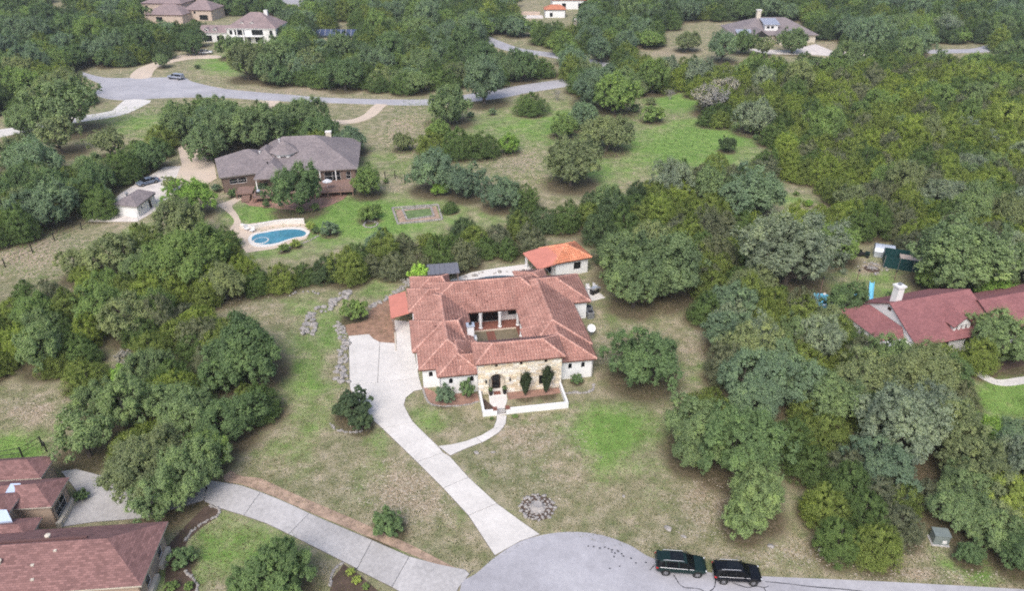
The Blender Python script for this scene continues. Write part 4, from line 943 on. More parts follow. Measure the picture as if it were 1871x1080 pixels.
# --- main lot outbuilding with orange tiles
CA = thing('pool_casita', 'small white pool house with bright orange tile hip roof and open porch', 'pool house', (*HW(13.3,28.5),0), ANG+math.radians(12.5))
roof_wing(CA, 2.9,9.8, 0,6.3, 2.95, (6.35,3.15),(6.35,3.15), 4.55, mat=M['tile_orange'])
q = [(-.0,-.1,2.55),(3.2,-.1,3.0),(4.4,1.35,3.66),(6.2,3.15,4.53),(4.4,4.95,3.66),(3.2,6.4,3.0),(0,6.4,2.55)]
b = MB(); b.add([(x,y,z+.07) for x,y,z in q]+[(x,y,z-.1) for x,y,z in q], [(0,1,2),(0,2,4,6),(2,3,4),(4,5,6),(7,13,12,11,10,9,8)]+[(i,7+i,7+(i+1)%7,(i+1)%7) for i in range(7)]); b.build('porch_roof', M['red_metal_roof'], CA)
panel(CA, (3.3,.45),(9.35,.45), -.2,2.8, [(4.1,.95,1.35,1.35)], M['stucco']); panel(CA, (3.3,5.9),(3.3,.45), -.2,2.8, [(2.6,.05,2.6,2.2)], M['stucco'])
MB().box(3.5,9.35, .65,5.9, -.2,2.8).build('wall', M['stucco'], CA)
for y in (.4,5.8): MB().box(.3,.6, y-.1,y+.2, -.2,2.5).build('porch_post', M['stucco'], CA)
# pergola with metal roof behind the house
PG = thing('patio_shelter', 'long patio shelter with flat grey metal roof behind the main house', 'shelter', (*HW(-5.3,29.2),0), ANG)
shed_roof(PG, .8,5.9, 0,3.3, 2.7,2.9, M['metal_roof_grey'])
for x in (1.0,3.3,5.6):
    for y in (.15,3.1): MB().box(x-.08,x+.08, y-.08,y+.08, -.2,2.72).build('post', M['brown_wall'], PG)
# main lot pool and patio behind
sheet('pool_deck', [HW(x,y) for x,y in ((-3,27),(-1.5,31.5),(3,34),(8,35),(13,35.5),(13.5,28),(17,26),(22,25.5),(23,22),(19.5,21),(8,25.5))], M['coping'], -.1, .03, 'pale concrete patio behind the main house')
PL = thing('swimming_pool', 'dark rimmed swimming pool partly hidden behind the main roof ridge', 'pool', (*HW(6.5,29.6),0), ANG)
e_ = [(4.4*math.cos(t), 2.0*math.sin(t)) for t in np.linspace(0, 2*math.pi, 25)[:-1]]
o = MB().prism(e_, -.1,.35).build('pool_rim', M['metal_roof_grey'], PL); MB().prism([(x*.9,y*.85) for x,y in e_], .3,.362).build('water', M['water_dark'], PL)
# neighbour's kidney pool
kp = smooth_path([(453,438),(462,428),(480,424),(505,419),(530,416),(553,417),(566,424),(560,432),(543,435),(525,441),(507,448),(485,452),(462,450)], 4, True)
KP = thing('kidney_pool', 'bright blue kidney shaped pool with pale coping and round spa at its near end', 'pool', (*P(510,434),0))
rel = lambda l: [(x-KP.location.x, y-KP.location.y) for x, y in W(l)]
MB().prism(rel(kp), -.1,.12).build('coping', M['coping'], KP)
kc = [(510+(x-510)*.88, 433.5+(y-433.5)*.76) for x, y in kp]; MB().prism(rel(kc), .05,.135).build('water', M['water'], KP)
sc_ = P(477,441); sx, sy = sc_[0]-KP.location.x, sc_[1]-KP.location.y
MB().lathe([(1.4,0),(1.4,.2),(1.2,.22)],(sx,sy,0),20).build('spa_rim', M['coping'], KP); MB().lathe([(1.2,0),(1.2,.235)],(sx,sy,0),20).build('spa_water', M['water'], KP)
def curb(name, label, line, wd, ht, mat, cat='wall', closed=False):
    q = W(smooth_path(line, 4, closed)); o_ = MB().prism(ribw2(q, wd), -.2, ht).build(name, mat); return tag(o_, label, cat)
def ribw2(q, wd):
    c = [Vector(p) for p in q]; L, R_ = [], []
    for i, p in enumerate(c):
        d = (c[min(i+1, len(c)-1)]-c[max(i-1, 0)]).normalized(); n = Vector((-d.y, d.x)); L.append(tuple(p+n*wd/2)); R_.append(tuple(p-n*wd/2))
    return L + R_[::-1]
curb('pool_wall', 'curved low pale wall along the far side of the kidney pool', [(441,416),(460,418),(490,412),(520,408),(548,407)], .5, .8, M['coping'])
# flower-bed rectangle on the lawn: stone blocks laid round
FB = thing('raised_garden_bed', 'rectangular raised garden bed edged with pale stone blocks on the neighbour lawn', 'garden bed', (*P(761,391),0))
for ring, cor in enumerate(([(717,381),(800,375),(808,402),(727,410)],[(735,384),(787,379),(793,396),(744,403)])):
    cc = [Vector((x-FB.location.x, y-FB.location.y)) for x, y in W(cor)]
    for i in range(4):
        p, q = cc[i], cc[(i+1)%4]; L = (q-p).length; k = int(L/.75); d = (q-p)/k
        for j in range(k):
            m_ = p+d*(j+.5); o = link('stone_block', None, FB) if False else MB().cbox(m_.x,m_.y,.16, d.length*.93,.36+random.uniform(-.05,.05),.3+random.uniform(-.05,.05), math.atan2(d.y,d.x)+random.uniform(-.03,.03)).build('stone_block', M['rock'], FB)
MB().prism([(x-FB.location.x, y-FB.location.y) for x, y in W([(722,383),(797,377),(804,400),(730,408)])], -.1,.04).build('gravel', M['gravel_bed'], FB)
MB().prism([(x-FB.location.x, y-FB.location.y) for x, y in W([(738,386),(786,381),(790,395),(746,401)])], .0,.09).build('planting', M['bed_green'], FB)

# ------------------------------------------------------------------ vehicles
def vehicle(name, label, cat, x, y, heading, L, Wd, Ht, pt, style='suv', rails=True, group=None, wheel=.36):
    """x,y centre; heading = direction of the bonnet; lofted body, windows, lamps, wheels"""
    t = thing(name, label, cat, (x, y, .03), heading, group)
    hw = Wd/2; hl = L/2
    zb, belt = .24*Ht/1.65, .60*Ht; rf = Ht
    # station: x fraction (-1 rear .. 1 front), half width factor, bottom, belt, roof, roof half width factor
    if style == 'suv':
        S = [(-1,.78,.42,.50,.54,.70),(-.985,.92,.30,.58,.64,.72),(-.95,.97,.24,.61,.76,.66),(-.86,.99,.22,.61,.93,.63),(-.70,1,.22,.605,.985,.65),(-.4,1,.22,.60,1.0,.67),(-.08,1,.22,.595,.995,.67),
             (.14,1,.22,.59,.95,.66),(.20,1,.22,.585,.91,.66),(.52,1,.22,.575,.605,.78),(.62,1,.22,.565,.59,.82),(.82,.985,.23,.53,.555,.80),(.94,.93,.26,.47,.50,.72),(.985,.84,.30,.40,.44,.62),(1,.70,.34,.38,.40,.5)]
        cab = range(2, 9)
    elif style == 'sedan':
        S = [(-1,.80,.34,.52,.55,.62),(-.97,.92,.26,.58,.61,.66),(-.84,.98,.22,.62,.65,.72),(-.66,1,.20,.63,.66,.74),(-.34,1,.20,.625,.97,.66),(-.1,1,.20,.62,1,.68),(.14,1,.20,.615,.985,.67),
             (.20,1,.20,.61,.95,.67),(.50,1,.20,.60,.62,.78),(.64,1,.20,.58,.60,.80),(.84,.98,.22,.53,.55,.76),(.95,.92,.25,.46,.48,.68),(1,.74,.32,.40,.42,.5)]
        cab = range(3, 8)
    else:  # pickup with topper
        S = [(-1,.93,.40,.60,.90,.82),(-.98,.97,.30,.60,.97,.83),(-.9,1,.28,.60,.985,.84),(-.4,1,.28,.60,.985,.84),(-.16,1,.28,.60,.98,.82),(-.1,1,.26,.60,1.0,.74),(.14,1,.26,.595,1,.73),(.24,1,.26,.59,.97,.72),
             (.44,1,.26,.59,.62,.84),(.60,1,.26,.585,.61,.86),(.88,.99,.28,.565,.585,.84),(.97,.95,.30,.52,.54,.8),(1,.86,.34,.46,.50,.7)]
        cab = range(1, 8)
    rings = []
    for fx, fw_, b_, be, ro, rw in S:
        w_ = hw*fw_; X = fx*hl; b_, be, ro = b_*Ht, be*Ht, ro*Ht; r_ = hw*rw*min(1, fw_+.03)
        half = [(0,b_),(w_*.86,b_),(w_*.97,b_+.09),(w_,b_+(be-b_)*.5),(w_*.985,be-.05),(w_*.945,be),(r_+.02,ro-.075) if ro-be > .25 else (r_+.02,ro-.02),(r_*.86,ro-.01),(r_*.5,ro+.012),(0,ro+.02)]
        rings.append([(X,-yy,zz) for yy,zz in half]+[(X,yy,zz) for yy,zz in half[-2:0:-1]])
    n = len(rings[0]); vs = [v for r in rings for v in r]; body = []; glass = []
    NB = 10
    for i in range(len(rings)-1):
        for j in range(n):
            q = (i*n+j, i*n+(j+1)%n, (i+1)*n+(j+1)%n, (i+1)*n+j)
            ra = S[i][4]-S[i][3]; rb = S[i+1][4]-S[i+1][3]
            side = j in (5, n-6)
            top = 6 <= j < n-6
            isg = side and i in cab and i+1 in cab and min(ra, rb) > .2
            if style == 'pickup' and side and i == 4: isg = False
            ws = top and abs(ra-rb) > .12 and max(ra, rb) > .25
            if side and not isg and abs(ra-rb) > .12 and max(ra, rb) > .25 : isg = True
            (glass if (isg or ws) else body).append(q)
    body += [tuple(range(n-1,-1,-1)), tuple((len(rings)-1)*n+j for j in range(n))]
    o = MB().add(vs, body).build('body', pt, t); bmesh_clean(o)
    for p in o.data.polygons: p.use_smooth = True
    bv = o.modifiers.new('edge', 'BEVEL'); bv.width = .02; bv.segments = 1; bv.angle_limit = math.radians(40)
    o.data.set_sharp_from_angle(angle=math.radians(38))
    g = MB().add(vs, glass).build('window', M['car_glass'], t); bmesh_clean(g)
    # pillars splitting the side glass
    def at(fx, k):
        for a, b in zip(S, S[1:]):
            if a[0] <= fx <= b[0]:
                f = (fx-a[0])/(b[0]-a[0]); return a[k]+(b[k]-a[k])*f
    for sx in (-1, 1):
        for fx in ((-.62,-.12) if style != 'pickup' else (-.78,-.13,.03)):
            be, ro, rw = at(fx,3)*Ht, at(fx,4)*Ht-.07, at(fx,5)*hw+.02; w0 = at(fx,1)*hw*.945
            pw = .09 if style != 'pickup' or fx > -.2 else .05
            b = MB(); X = fx*hl; y0, y1 = sx*(w0+.006), sx*(rw+.006)
            b.add([(X-pw/2,y0,be),(X+pw/2,y0,be),(X+pw/2-.03,y1,ro),(X-pw/2-.03,y1,ro)], [(0,1,2,3) if sx < 0 else (3,2,1,0)]); b.build('pillar', pt, t)
        fx = .30; b = MB(); b.cbox(fx*hl-.1, sx*(hw+.09), at(.22,3)*Ht+.05, .12,.2,.14); b.build('mirror', pt, t)
        yy = at(.93,1)*hw*.82; b = MB(); b.cbox(.935*hl, sx*yy*.98, .455*Ht, .12,.26,.10, -sx*.5); b.build('headlight', M['lamp_clear'], t)
        yy = at(-.95,1)*hw*.90; b = MB(); b.cbox(-.95*hl, sx*yy, .55*Ht, .2,.16,.16, sx*.25); b.build('tail_light', M['lamp_red'], t)
        b = MB()
        for f0, f1 in zip((-.84,-.4,.1,.3),(-.4,.1,.3,.47)): b.tube((f0*hl, sx*(at(f0,1)*hw*.945+.012), at(f0,3)*Ht+.01),(f1*hl, sx*(at(f1,1)*hw*.945+.012), at(f1,3)*Ht+.01), .016, n=4)
        if style != 'pickup': b.build('window_trim', M['chrome'], t)
        if rails:
            b = MB(); X0, X1 = -.72*hl, .08*hl; yy = sx*hw*.64; zz = Ht+.05
            b.tube((X0,yy,zz-.06),(X0+.12,yy,zz),.022,n=6).tube((X0+.12,yy,zz),(X1-.12,yy,zz+.0),.024,n=6).tube((X1-.12,yy,zz),(X1,yy,zz-.07),.022,n=6); b.build('roof_rail', M['chrome'], t)
    for fx in (-.60, .63):
        for sx in (-1, 1):
            ar = MB().tube((fx*hl, sx*(hw-.30), wheel*1.0),(fx*hl, sx*(hw+.004), wheel*1.0), wheel*1.16, n=18); ar.build('wheel_arch', M['tyre'], t)
            w_ = MB().tube((fx*hl, sx*(hw-.22), wheel),(fx*hl, sx*(hw+.02), wheel), wheel, n=20).build('wheel', M['tyre'], t)
            MB().tube((fx*hl, sx*(hw-.02), wheel),(fx*hl, sx*(hw+.03), wheel), wheel*.64, wheel*.6, n=14).build('rim', M['rim'], w_)
            sp = MB()
            for k in range(5):
                a = 2*math.pi*k/5+.3; cx_, cz_ = fx*hl+math.cos(a)*wheel*.40, wheel+math.sin(a)*wheel*.40
                sp.tube((cx_, sx*(hw+.026), cz_),(cx_, sx*(hw+.036), cz_), wheel*.13, n=6)
            sp.build('rim_opening', M['tyre'], w_)
    b = MB(); b.cbox(.985*hl,0,.33*Ht,.10,Wd*.5,.16); b.build('grille', M['iron'], t)
    b = MB(); b.cbox(-.995*hl,0,.40*Ht,.03,.36,.11); b.build('number_plate', M['plastic_white'], t)
    if style == 'suv':
        b = MB(); b.box(-.45*hl,.06*hl,-hw*.5,hw*.5,Ht+.018,Ht+.028); b.build('sunroof', M['glass'], t)
        b = MB(); b.box(-.96*hl,-.84*hl,-hw*.62,hw*.62,Ht*.955,Ht*.985); b.build('spoiler', pt, t)
    return t
def bmesh_clean(o):
    bm = bmesh.new(); bm.from_mesh(o.data); loose = [v for v in bm.verts if not v.link_faces]
    bmesh.ops.delete(bm, geom=loose, context='VERTS'); bmesh.ops.recalc_face_normals(bm, faces=bm.faces[:]) ; bm.to_mesh(o.data); bm.free()
def mid(a, b): 
    p, q = P(*a), P(*b); return ((p[0]+q[0])/2, (p[1]+q[1])/2), math.atan2(q[1]-p[1], q[0]-p[0])
(m_, hd) = mid((1217.5,1053),(1272.2,1057)); vehicle('parked_car', 'dark green SUV with silver roof rails, left of two cars on the turning circle', 'car', m_[0]-.05-math.sin(hd)*.95*-1*-1, m_[1]+.95, hd, 4.85,1.96,1.72, M['paint_green'], wheel=.38)
(m_, hd) = mid((1323.3,1069.5),(1374.3,1072)); vehicle('parked_car', 'black compact SUV with red tail lamp, right of two cars on the turning circle', 'car', m_[0], m_[1]+.93, hd, 4.5,1.88,1.64, M['paint_black'], wheel=.36)
px_ = P(321,145); vehicle('pickup_truck', 'silver pickup truck with a camper shell on the upper turning circle', 'truck', px_[0], px_[1]+.6, math.radians(158), 5.8,2.0,1.95, M['paint_silver'], 'pickup', False, wheel=.4)
px_ = P(271,336); vehicle('parked_car', 'grey blue sedan on the white gravel above the shed', 'car', px_[0], px_[1], math.radians(228), 4.7,1.84,1.45, M['paint_blue'], 'sedan', False, wheel=.34)
px_ = P(376,98); vehicle('parked_car', 'far white car in front of the white house', 'car', px_[0], px_[1], math.radians(8), 4.9,1.9,1.6, M['paint_white'], 'suv', False, wheel=.36)
px_ = P(354,95); vehicle('parked_car', 'second far white car half under a tree by the white house', 'car', px_[0], px_[1], math.radians(10), 4.8,1.9,1.6, M['paint_white'], 'sedan', False, wheel=.36)

for i, (x, y) in enumerate([(1085,1000),(1096,1003),(1105,1001),(1112,1004),(1118,1006),(1124,1012),(1130,1009),(1136,1013),(1122,1018),(1118,1010),(1139,1017),(1153,1021),(1162,1030),(1132,1036),(1180,1029),(1075,999),(1114,1040),(1128,1007)]):
    q = [(P(x,y)[0]+.13*math.cos(a)*random.uniform(.5,1.3), P(x,y)[1]+.10*math.sin(a)*random.uniform(.5,1.3)) for a in np.linspace(0,5.4,7)]
    tag(MB().prism(q, .0,.036).build('tar_spot', M['tar']), 'small dark spot on the asphalt left of the green car', kind='structure')
# ------------------------------------------------------------------ rocks
rock_me = []
for k in range(8):
    bm = bmesh.new(); bmesh.ops.create_icosphere(bm, subdivisions=2 if k < 5 else 1, radius=1)
    rr = np.random.default_rng(k)
    pl = [(Vector(rr.normal(size=3)).normalized(), rr.uniform(.55,.85)) for _ in range(7)]
    for v in bm.verts:
        d = v.co.normalized(); s = 1.0
        for n_, h_ in pl:
            c_ = d.dot(n_)
            if c_ > 0 and h_/c_ < s: s = h_/c_
        v.co = d*s*(1+rr.normal()*.03)
    me = bpy.data.meshes.new('stone'); bm.to_mesh(me); bm.free(); me.materials.append(M['rock']); rock_me.append(me)
def rock(parent, x, y, s, name='stone', z=0):
    o = link(name, random.choice(rock_me), parent, (x, y, z+s*.18)); o.scale = (s*random.uniform(.8,1.3), s*random.uniform(.6,1.0), s*random.uniform(.5,.8))
    o.rotation_euler = (random.uniform(-.3,.3), random.uniform(-.3,.3), random.uniform(0,6.28)); return o
def border(label, line, smin, smax, rows=1, step=.8, name='stone_border', spread=.35):
    q = [Vector(p) for p in W(smooth_path(line, 6))]; t = thing(name, label, 'stone border', (q[0].x, q[0].y, 0))
    acc = 0; last = q[0]
    for p in q[1:]:
        d = p-last; L = d.length
        while acc < L:
            b = last+d*(acc/L)
            for r_ in range(rows):
                s = random.uniform(smin, smax)
                rock(t, b.x-q[0].x+random.uniform(-spread,spread)*(1 if rows == 1 else rows), b.y-q[0].y+random.uniform(-spread,spread)*rows*.6, s)
            acc += random.uniform(.7,1.2)*step*(smin+smax)/2*2
        acc -= L; last = p
    return t
border('row of grey limestone boulders between lawn and the main drive', i6([(400,505),(410,560),(445,620),(440,700),(430,770),(425,850),(412,910),(435,995)]), .28,.55, 2, .62)
border('wide band of grey boulders curving across the west lawn', i6([(155,600),(150,540),(168,490),(195,430),(265,385),(345,335),(415,305),(465,255),(500,245)]), .32,.7, 3, .66)
border('curving row of pale rocks from the bright round shrub up towards the patio', i6([(655,362),(730,330),(800,288),(880,240),(945,200),(968,160),(930,132)]), .25,.5, 2, .66)
border('broken stony ledge along the foot of the juniper row', i6([(-10,270),(60,245),(110,240),(160,238),(220,255)])+[(590,537)], .2,.45, 1, 1.4)
border('white stones edging the dark bed by the neighbour driveway', i1([(1120,630),(1168,645),(1160,680),(1085,720),(1030,760),(995,800),(990,818)]), .16,.26, 1, .62, spread=.06)
border('white stones edging the bed at the corner of the red brown roofed house', i1([(990,975),(1020,1010),(1050,1045),(1048,1085)]), .16,.26, 1, .62, spread=.06)
border('white stones round the small bed at the bottom edge', i1([(1830,935),(1790,960),(1765,1010),(1762,1060)]), .14,.24, 1, .62, spread=.06)
border('pale stones edging the red mulch bed left of the entrance', i5([(160,545),(195,640),(240,685),(330,700),(420,700),(560,688),(668,655)]), .14,.22, 1, .6, spread=.04)
border('stones round the small shrub bed at the right corner of the house', i5([(1440,590),(1520,580),(1600,585),(1680,555),(1695,510)]), .2,.34, 1, .6, spread=.08)
border('stones ringing the dark shrub on the west lawn', [(604,775),(615,786),(640,791),(665,788)], .15,.28, 1, .7, spread=.1)
border('stones round the small lawn tree below the garden bed', [(664,412),(672,416),(683,415),(690,409),(682,405),(670,405),(664,412)], .2,.3, 1, .8, spread=.05)
border('stones edging the flower bed below the kidney pool', [(512,460),(530,452),(548,446),(566,440),(580,432)], .2,.34, 1, .8, spread=.1)
border('scattered pale rocks beyond the patio under the junipers', [(850,505),(880,500),(910,498),(950,497),(975,488),(985,480)], .2,.5, 1, 1.2, spread=.8)
# ring of stones with tree stump near the road
ST = thing('stump_ring', 'grey tree stump inside a ring of pale stones near the road', 'stump', (*P(982,928),0))
for r_, k_, s_ in ((1.75,26,.26),(1.35,20,.22),(1.0,14,.2)):
    for k in range(k_):
        a = 2*math.pi*k/k_+random.uniform(-.1,.1); rock(ST, r_*math.cos(a)*random.uniform(.92,1.08), r_*math.sin(a)*random.uniform(.92,1.08), s_*random.uniform(.7,1.3))
MB().lathe([(.95,0),(.8,.15),(.62,.34),(.5,.5),(.3,.46)],n=11).build('stump', M['deadwood'], ST)
for k in range(6): a = k*1.05; MB().tube((0,0,.3),(1.15*math.cos(a),1.0*math.sin(a),.02),.16,.05,6).build('root', M['deadwood'], ST)
MB().lathe([(1.85,-.05),(1.8,.03),(.5,.05)],n=24).build('gravel', M['mulch_dark'], ST)
# fire pit on the right
FP = thing('fire_pit', 'burnt fire pit of scattered stones on the lawn behind the red roofed house', 'fire pit', (*P(1593,492),0))
for k in range(30):
    a = random.uniform(0,6.28); r_ = 1.6+random.uniform(-.5,.9); rock(FP, r_*math.cos(a)*1.4, r_*math.sin(a), random.uniform(.15,.35))
MB().lathe([(1.3,0),(1.2,.1),(.4,.2)],n=12).build('ash', M['mulch_dark'], FP)
for k in range(5): a = k*1.3; MB().tube((-.9*math.cos(a),-.9*math.sin(a),.2),(.9*math.cos(a),.9*math.sin(a),.35),.1,.08,6).build('log', M['deadwood'], FP)
# single boulders on the lawns
for i, (x, y, s, lab) in enumerate([(1221,969,.55,'pale boulder on the verge left of the green car'),(870,829,.45,'flat pale stone right of the front walk'),
    (900,828,.35,'small flat stone right of the front walk'),(1139,908,.3,'flat tan stone on the dry lawn above the turning circle'),(1248,982,.3,'small pale rock near the verge'),(1408,1000,.35,'small rock beside the verge below the tall bush'),(1500,1005,.4,'pale rock by the big juniper clump'),
    (555,1046,.3,'lone stone on the lawn by the bottom drive')]):
    o = rock(None, *P(x, y), s, 'boulder'); tag(o, lab, 'boulder')
# loose small stones: too many to count
def loose_stones(zones, n, name, label, smin=.035, smax=.10):
    vs = []; fs = []; k = 0; tries = 0
    base = [(1,0,0),(.3,.9,0),(-.8,.5,0),(-.8,-.5,0),(.3,-.9,0),(.1,.05,.55)]; bf = [(0,1,5),(1,2,5),(2,3,5),(3,4,5),(4,0,5)]
    while k < n:
        cx_, cy_, rx, ry, wt = random.choices(zones, [z[4]*z[2]*z[3] for z in zones])[0]
        a = random.uniform(0,6.28); r_ = math.sqrt(random.random()); X, Y = P(cx_+rx*r_*math.cos(a), cy_+ry*r_*math.sin(a))
        s = random.uniform(smin, smax)*(1+max(0, Y-60)/160); t = random.uniform(0,6.28); c, sn = math.cos(t)*s, math.sin(t)*s; o = len(vs)
        vs += [(X+x*c-y*sn, Y+x*sn+y*c, z*s) for x, y, z in base]; fs += [tuple(o+i for i in f) for f in bf]; k += 1
    me = bpy.data.meshes.new(name); me.from_pydata(vs, [], fs); me.materials.append(M['loose']); tag(link(name, me), label, kind='stuff')
M['loose'] = simple('loose_limestone', (.42,.37,.31), .95, .35, .7, 5)
loose_stones([(760,900,110,70,.8),(980,830,120,60,.7),(1300,930,100,55,1),(1560,1010,170,30,1),(1430,1020,120,20,1),(60,460,110,45,1),(230,420,60,30,.6),(950,300,70,35,.8),(740,235,50,50,.8),(430,560,90,25,.8),(640,700,25,80,.4),(1700,1052,150,14,1.2),
              (60,745,80,30,.8),(1160,1000,90,14,.5),(560,165,210,12,.7),(1250,640,50,90,.3),(640,880,80,60,.5),(860,340,60,30,.6),(1590,492,35,14,1)], 3400, 'pebbles', 'loose limestone pebbles scattered over the dry ground')

# ------------------------------------------------------------------ yard things
def at_(px, py): return (*P(px, py), 0)
DH = thing('satellite_dish', 'white satellite dish standing on the lawn by the east wall', 'dish', (*HW(17.9,11.6),0), .2)
MB().tube((0,0,-.1),(0,0,1.1),.05,n=6).build('mast', M['metal_grey'], DH); o = MB().lathe([(.02,0),(.35,.04),(.62,.14),(.62,.17),(.35,.07)],n=18).build('reflector', M['plastic_white'], DH, (0,0,1.25)); o.rotation_euler = (math.radians(42),0,0)
MB().tube((0,-.3,1.2),(0,-.55,1.75),.025,n=5).build('arm', M['metal_grey'], DH)
for i, (x, y, lab) in enumerate(((19.1,16.6,'grey air conditioner by the east wall, nearer the camera'),(19.2,18.1,'grey air conditioner by the east wall, the one further back'))):
    a = thing('air_conditioner', lab, 'air conditioner', (*HW(x,y),0), ANG, 'outdoor air conditioners by the east wall')
    MB().box(-.5,.5,-.5,.5,0,1.05).build('casing', M['metal_grey'], a); MB().lathe([(.42,1.05),(.42,1.09),(.1,1.12)],n=14).build('fan_guard', M['iron'], a)
    for k in range(5): MB().box(-.51,.51,-.51,.51,.18+k*.17,.21+k*.17).build('louver', M['iron'], a)
UB = thing('utility_cabinet', 'grey green utility cabinet on a pad at the lower right wood edge', 'cabinet', (*P(1714,990),0), math.radians(-8))
MB().box(-.85,.85,-.7,.7,-.1,.1).build('pad', M['concrete_grey'], UB); MB().box(-.72,.72,-.55,.55,.1,1.25).build('casing', M['utility_green'], UB); MB().box(-.78,.78,-.6,.6,1.25,1.33).build('lid', M['utility_green'], UB)
MB().box(.1,.5,-.57,-.55,.3,.7).build('notice', M['plastic_white'], UB)
# grill and chairs on the patio between house and pool house
BG = thing('patio_grill', 'dark barbecue grill with silver hood on the patio beside the big oak', 'grill', (*HW(21.6,23.6),0), ANG+.5)
MB().box(-.7,.7,-.35,.35,.1,.85).build('cabinet', M['iron'], BG); MB().box(-.5,.5,-.33,.33,.85,1.2).build('hood', M['chrome'], BG); MB().box(.72,1.15,-.3,.3,.8,.86).build('side_shelf', M['metal_grey'], BG)
for i, (x, y, rz, lab) in enumerate(((20.9,25.0,.3,'white patio chair nearest the casita wall'),(22.2,25.4,2.2,'white patio chair under the edge of the big oak'))):
    a = thing('patio_chair', lab, 'chair', (*HW(x,y),0), rz, 'white chairs on the rear patio')
    MB().box(-.3,.3,-.3,.3,.38,.44).build('seat', M['plastic_white'], a); MB().box(-.3,.3,.26,.32,.44,1.0).build('backrest', M['plastic_white'], a)
    for q in ((-.27,-.27),(.27,-.27),(-.27,.27),(.27,.27)): MB().box(q[0]-.02,q[0]+.02,q[1]-.02,q[1]+.02,0,.38).build('leg', M['plastic_white'], a)
    for q in (-.3,.3): MB().box(q-.03,q+.03,-.28,.28,.62,.66).build('armrest', M['plastic_white'], a)
# white poolside chairs by the kidney pool
for i, (x, y, rz, lab) in enumerate(((452,421,1.0,'white poolside chair at the left end of the pool wall'),(461,424,-.4,'white poolside chair next to the spa end of the terrace'))):
    a = thing('pool_chair', lab, 'chair', at_(x, y), rz, 'white chairs by the kidney pool')
    MB().box(-.4,.4,-.4,.4,.38,.46).build('seat', M['plastic_white'], a); MB().box(-.4,.4,.34,.42,.46,1.1).build('backrest', M['plastic_white'], a)
    for q in ((-.35,-.35),(.35,-.35),(-.35,.35),(.35,.35)): MB().box(q[0]-.03,q[0]+.03,q[1]-.03,q[1]+.03,0,.38).build('leg', M['plastic_white'], a)
PE = thing('pool_equipment_screen', 'pale screen at the far corner of the kidney pool wall', 'screen', at_(541,409), .1)
MB().box(-1.6,1.6,-.12,.12,-.1,1.1).build('panel', M['coping'], PE)
# right yard: slide, play things, poles, shed, net, motorbikes
SL = thing('playground_slide', 'light blue plastic slide on the lawn behind the red roofed house', 'slide', at_(1588,548), math.radians(70))
b = MB(); n_ = 8
for s0, s1, y0, y1 in ((-.35,-.28,.0,.35),(.28,.35,.0,.35),(-.35,.35,.0,.06)):
    vs = []; 
    for k in range(n_+1):
        t = k/n_; x = -1.7+3.4*t; z = .25+1.9*(t**1.3)
        vs += [(x,s0,z+y0),(x,s1,z+y0),(x,s1,z+y1),(x,s0,z+y1)]
    b.add(vs, [(4*k+i,4*k+(i+1)%4,4*k+4+(i+1)%4,4*k+4+i) for k in range(n_) for i in range(4)])
b.build('chute', M['plastic_blue'], SL)
for s_ in (-.3,.3): MB().tube((1.75,s_,0),(1.7,s_,2.3),.05,n=6).build('post', M['deck'], SL)
for k in range(5): MB().tube((1.75,-.3,.35+k*.38),(1.75,.3,.35+k*.38),.03,n=5).build('rung', M['deck'], SL)
for i, (x, y, s_, lab) in enumerate(((1502,551,1.2,'turquoise inflatable pool left of the oak behind the red roofed house'),(1519,560,1.1,'pale turquoise play pool under the oak by the red roofed house'),(1570,549,1.0,'turquoise paddling pool between oak and slide'))):
    a = thing('play_pool', lab, 'play pool', at_(x, y), .4*i)
    MB().lathe([(1.5*s_,0),(1.6*s_,.25),(1.5*s_,.5),(1.25*s_,.48),(1.2*s_,.2)],n=16).build('ring', M['plastic_blue'], a); MB().lathe([(1.2*s_,.1),(1.2*s_,.3)],n=16).build('water', M['water'], a)
    for k in range(6): q = k*1.05; MB().lathe([(.2,.45),(.25,.6),(.1,.75)],(1.35*s_*math.cos(q),1.35*s_*math.sin(q),0),8).build('float', M['plastic_white' if k % 2 else 'plastic_blue'], a)
for i, (x, y, h_, lab) in enumerate(((1496,545,3.6,'rusty pole on the lawn left of the play pools'),(1562,527,3.2,'thin rusty pole above the oak behind the red roofed house'),(1634,512,1.6,'short dark bird feeder post on the right lawn'))):
    a = thing('garden_pole', lab, 'pole', at_(x, y)); MB().tube((0,0,-.1),(0,0,h_),.07,.06,6).build('shaft', M['deck'], a); MB().lathe([(.22,h_),(.12,h_+.25),(.02,h_+.35)],n=7).build('finial', M['iron'], a)
TS = thing('tool_shed', 'little white barrel roofed storage shed at the far edge of the right lawn', 'shed', at_(1613,466), math.radians(-20))
b = MB(); pr = [(-1.3,0),(-1.3,1.1),(-1.0,1.6),(-.5,1.9),(0,2.0),(.5,1.9),(1.0,1.6),(1.3,1.1),(1.3,0)]
b.add([(-1.6,y,z) for y,z in pr]+[(1.6,y,z) for y,z in pr], [(i,i+1,9+i+1,9+i) for i in range(8)]+[tuple(range(8,-1,-1)),tuple(range(9,18))]); b.build('shell', M['metal_light'], TS)
MB().box(1.6,1.64,-.7,.7,0,1.5).build('door', M['metal_grey'], TS)
for k in range(4): MB().box(-1.4+k*.9,-1.34+k*.9,-1.33,1.33,0,.06).build('skid', M['iron'], TS)
TN = thing('screened_enclosure', 'dark teal netting enclosure between the little shed and the big oak', 'enclosure', at_(1652,486), math.radians(-22))
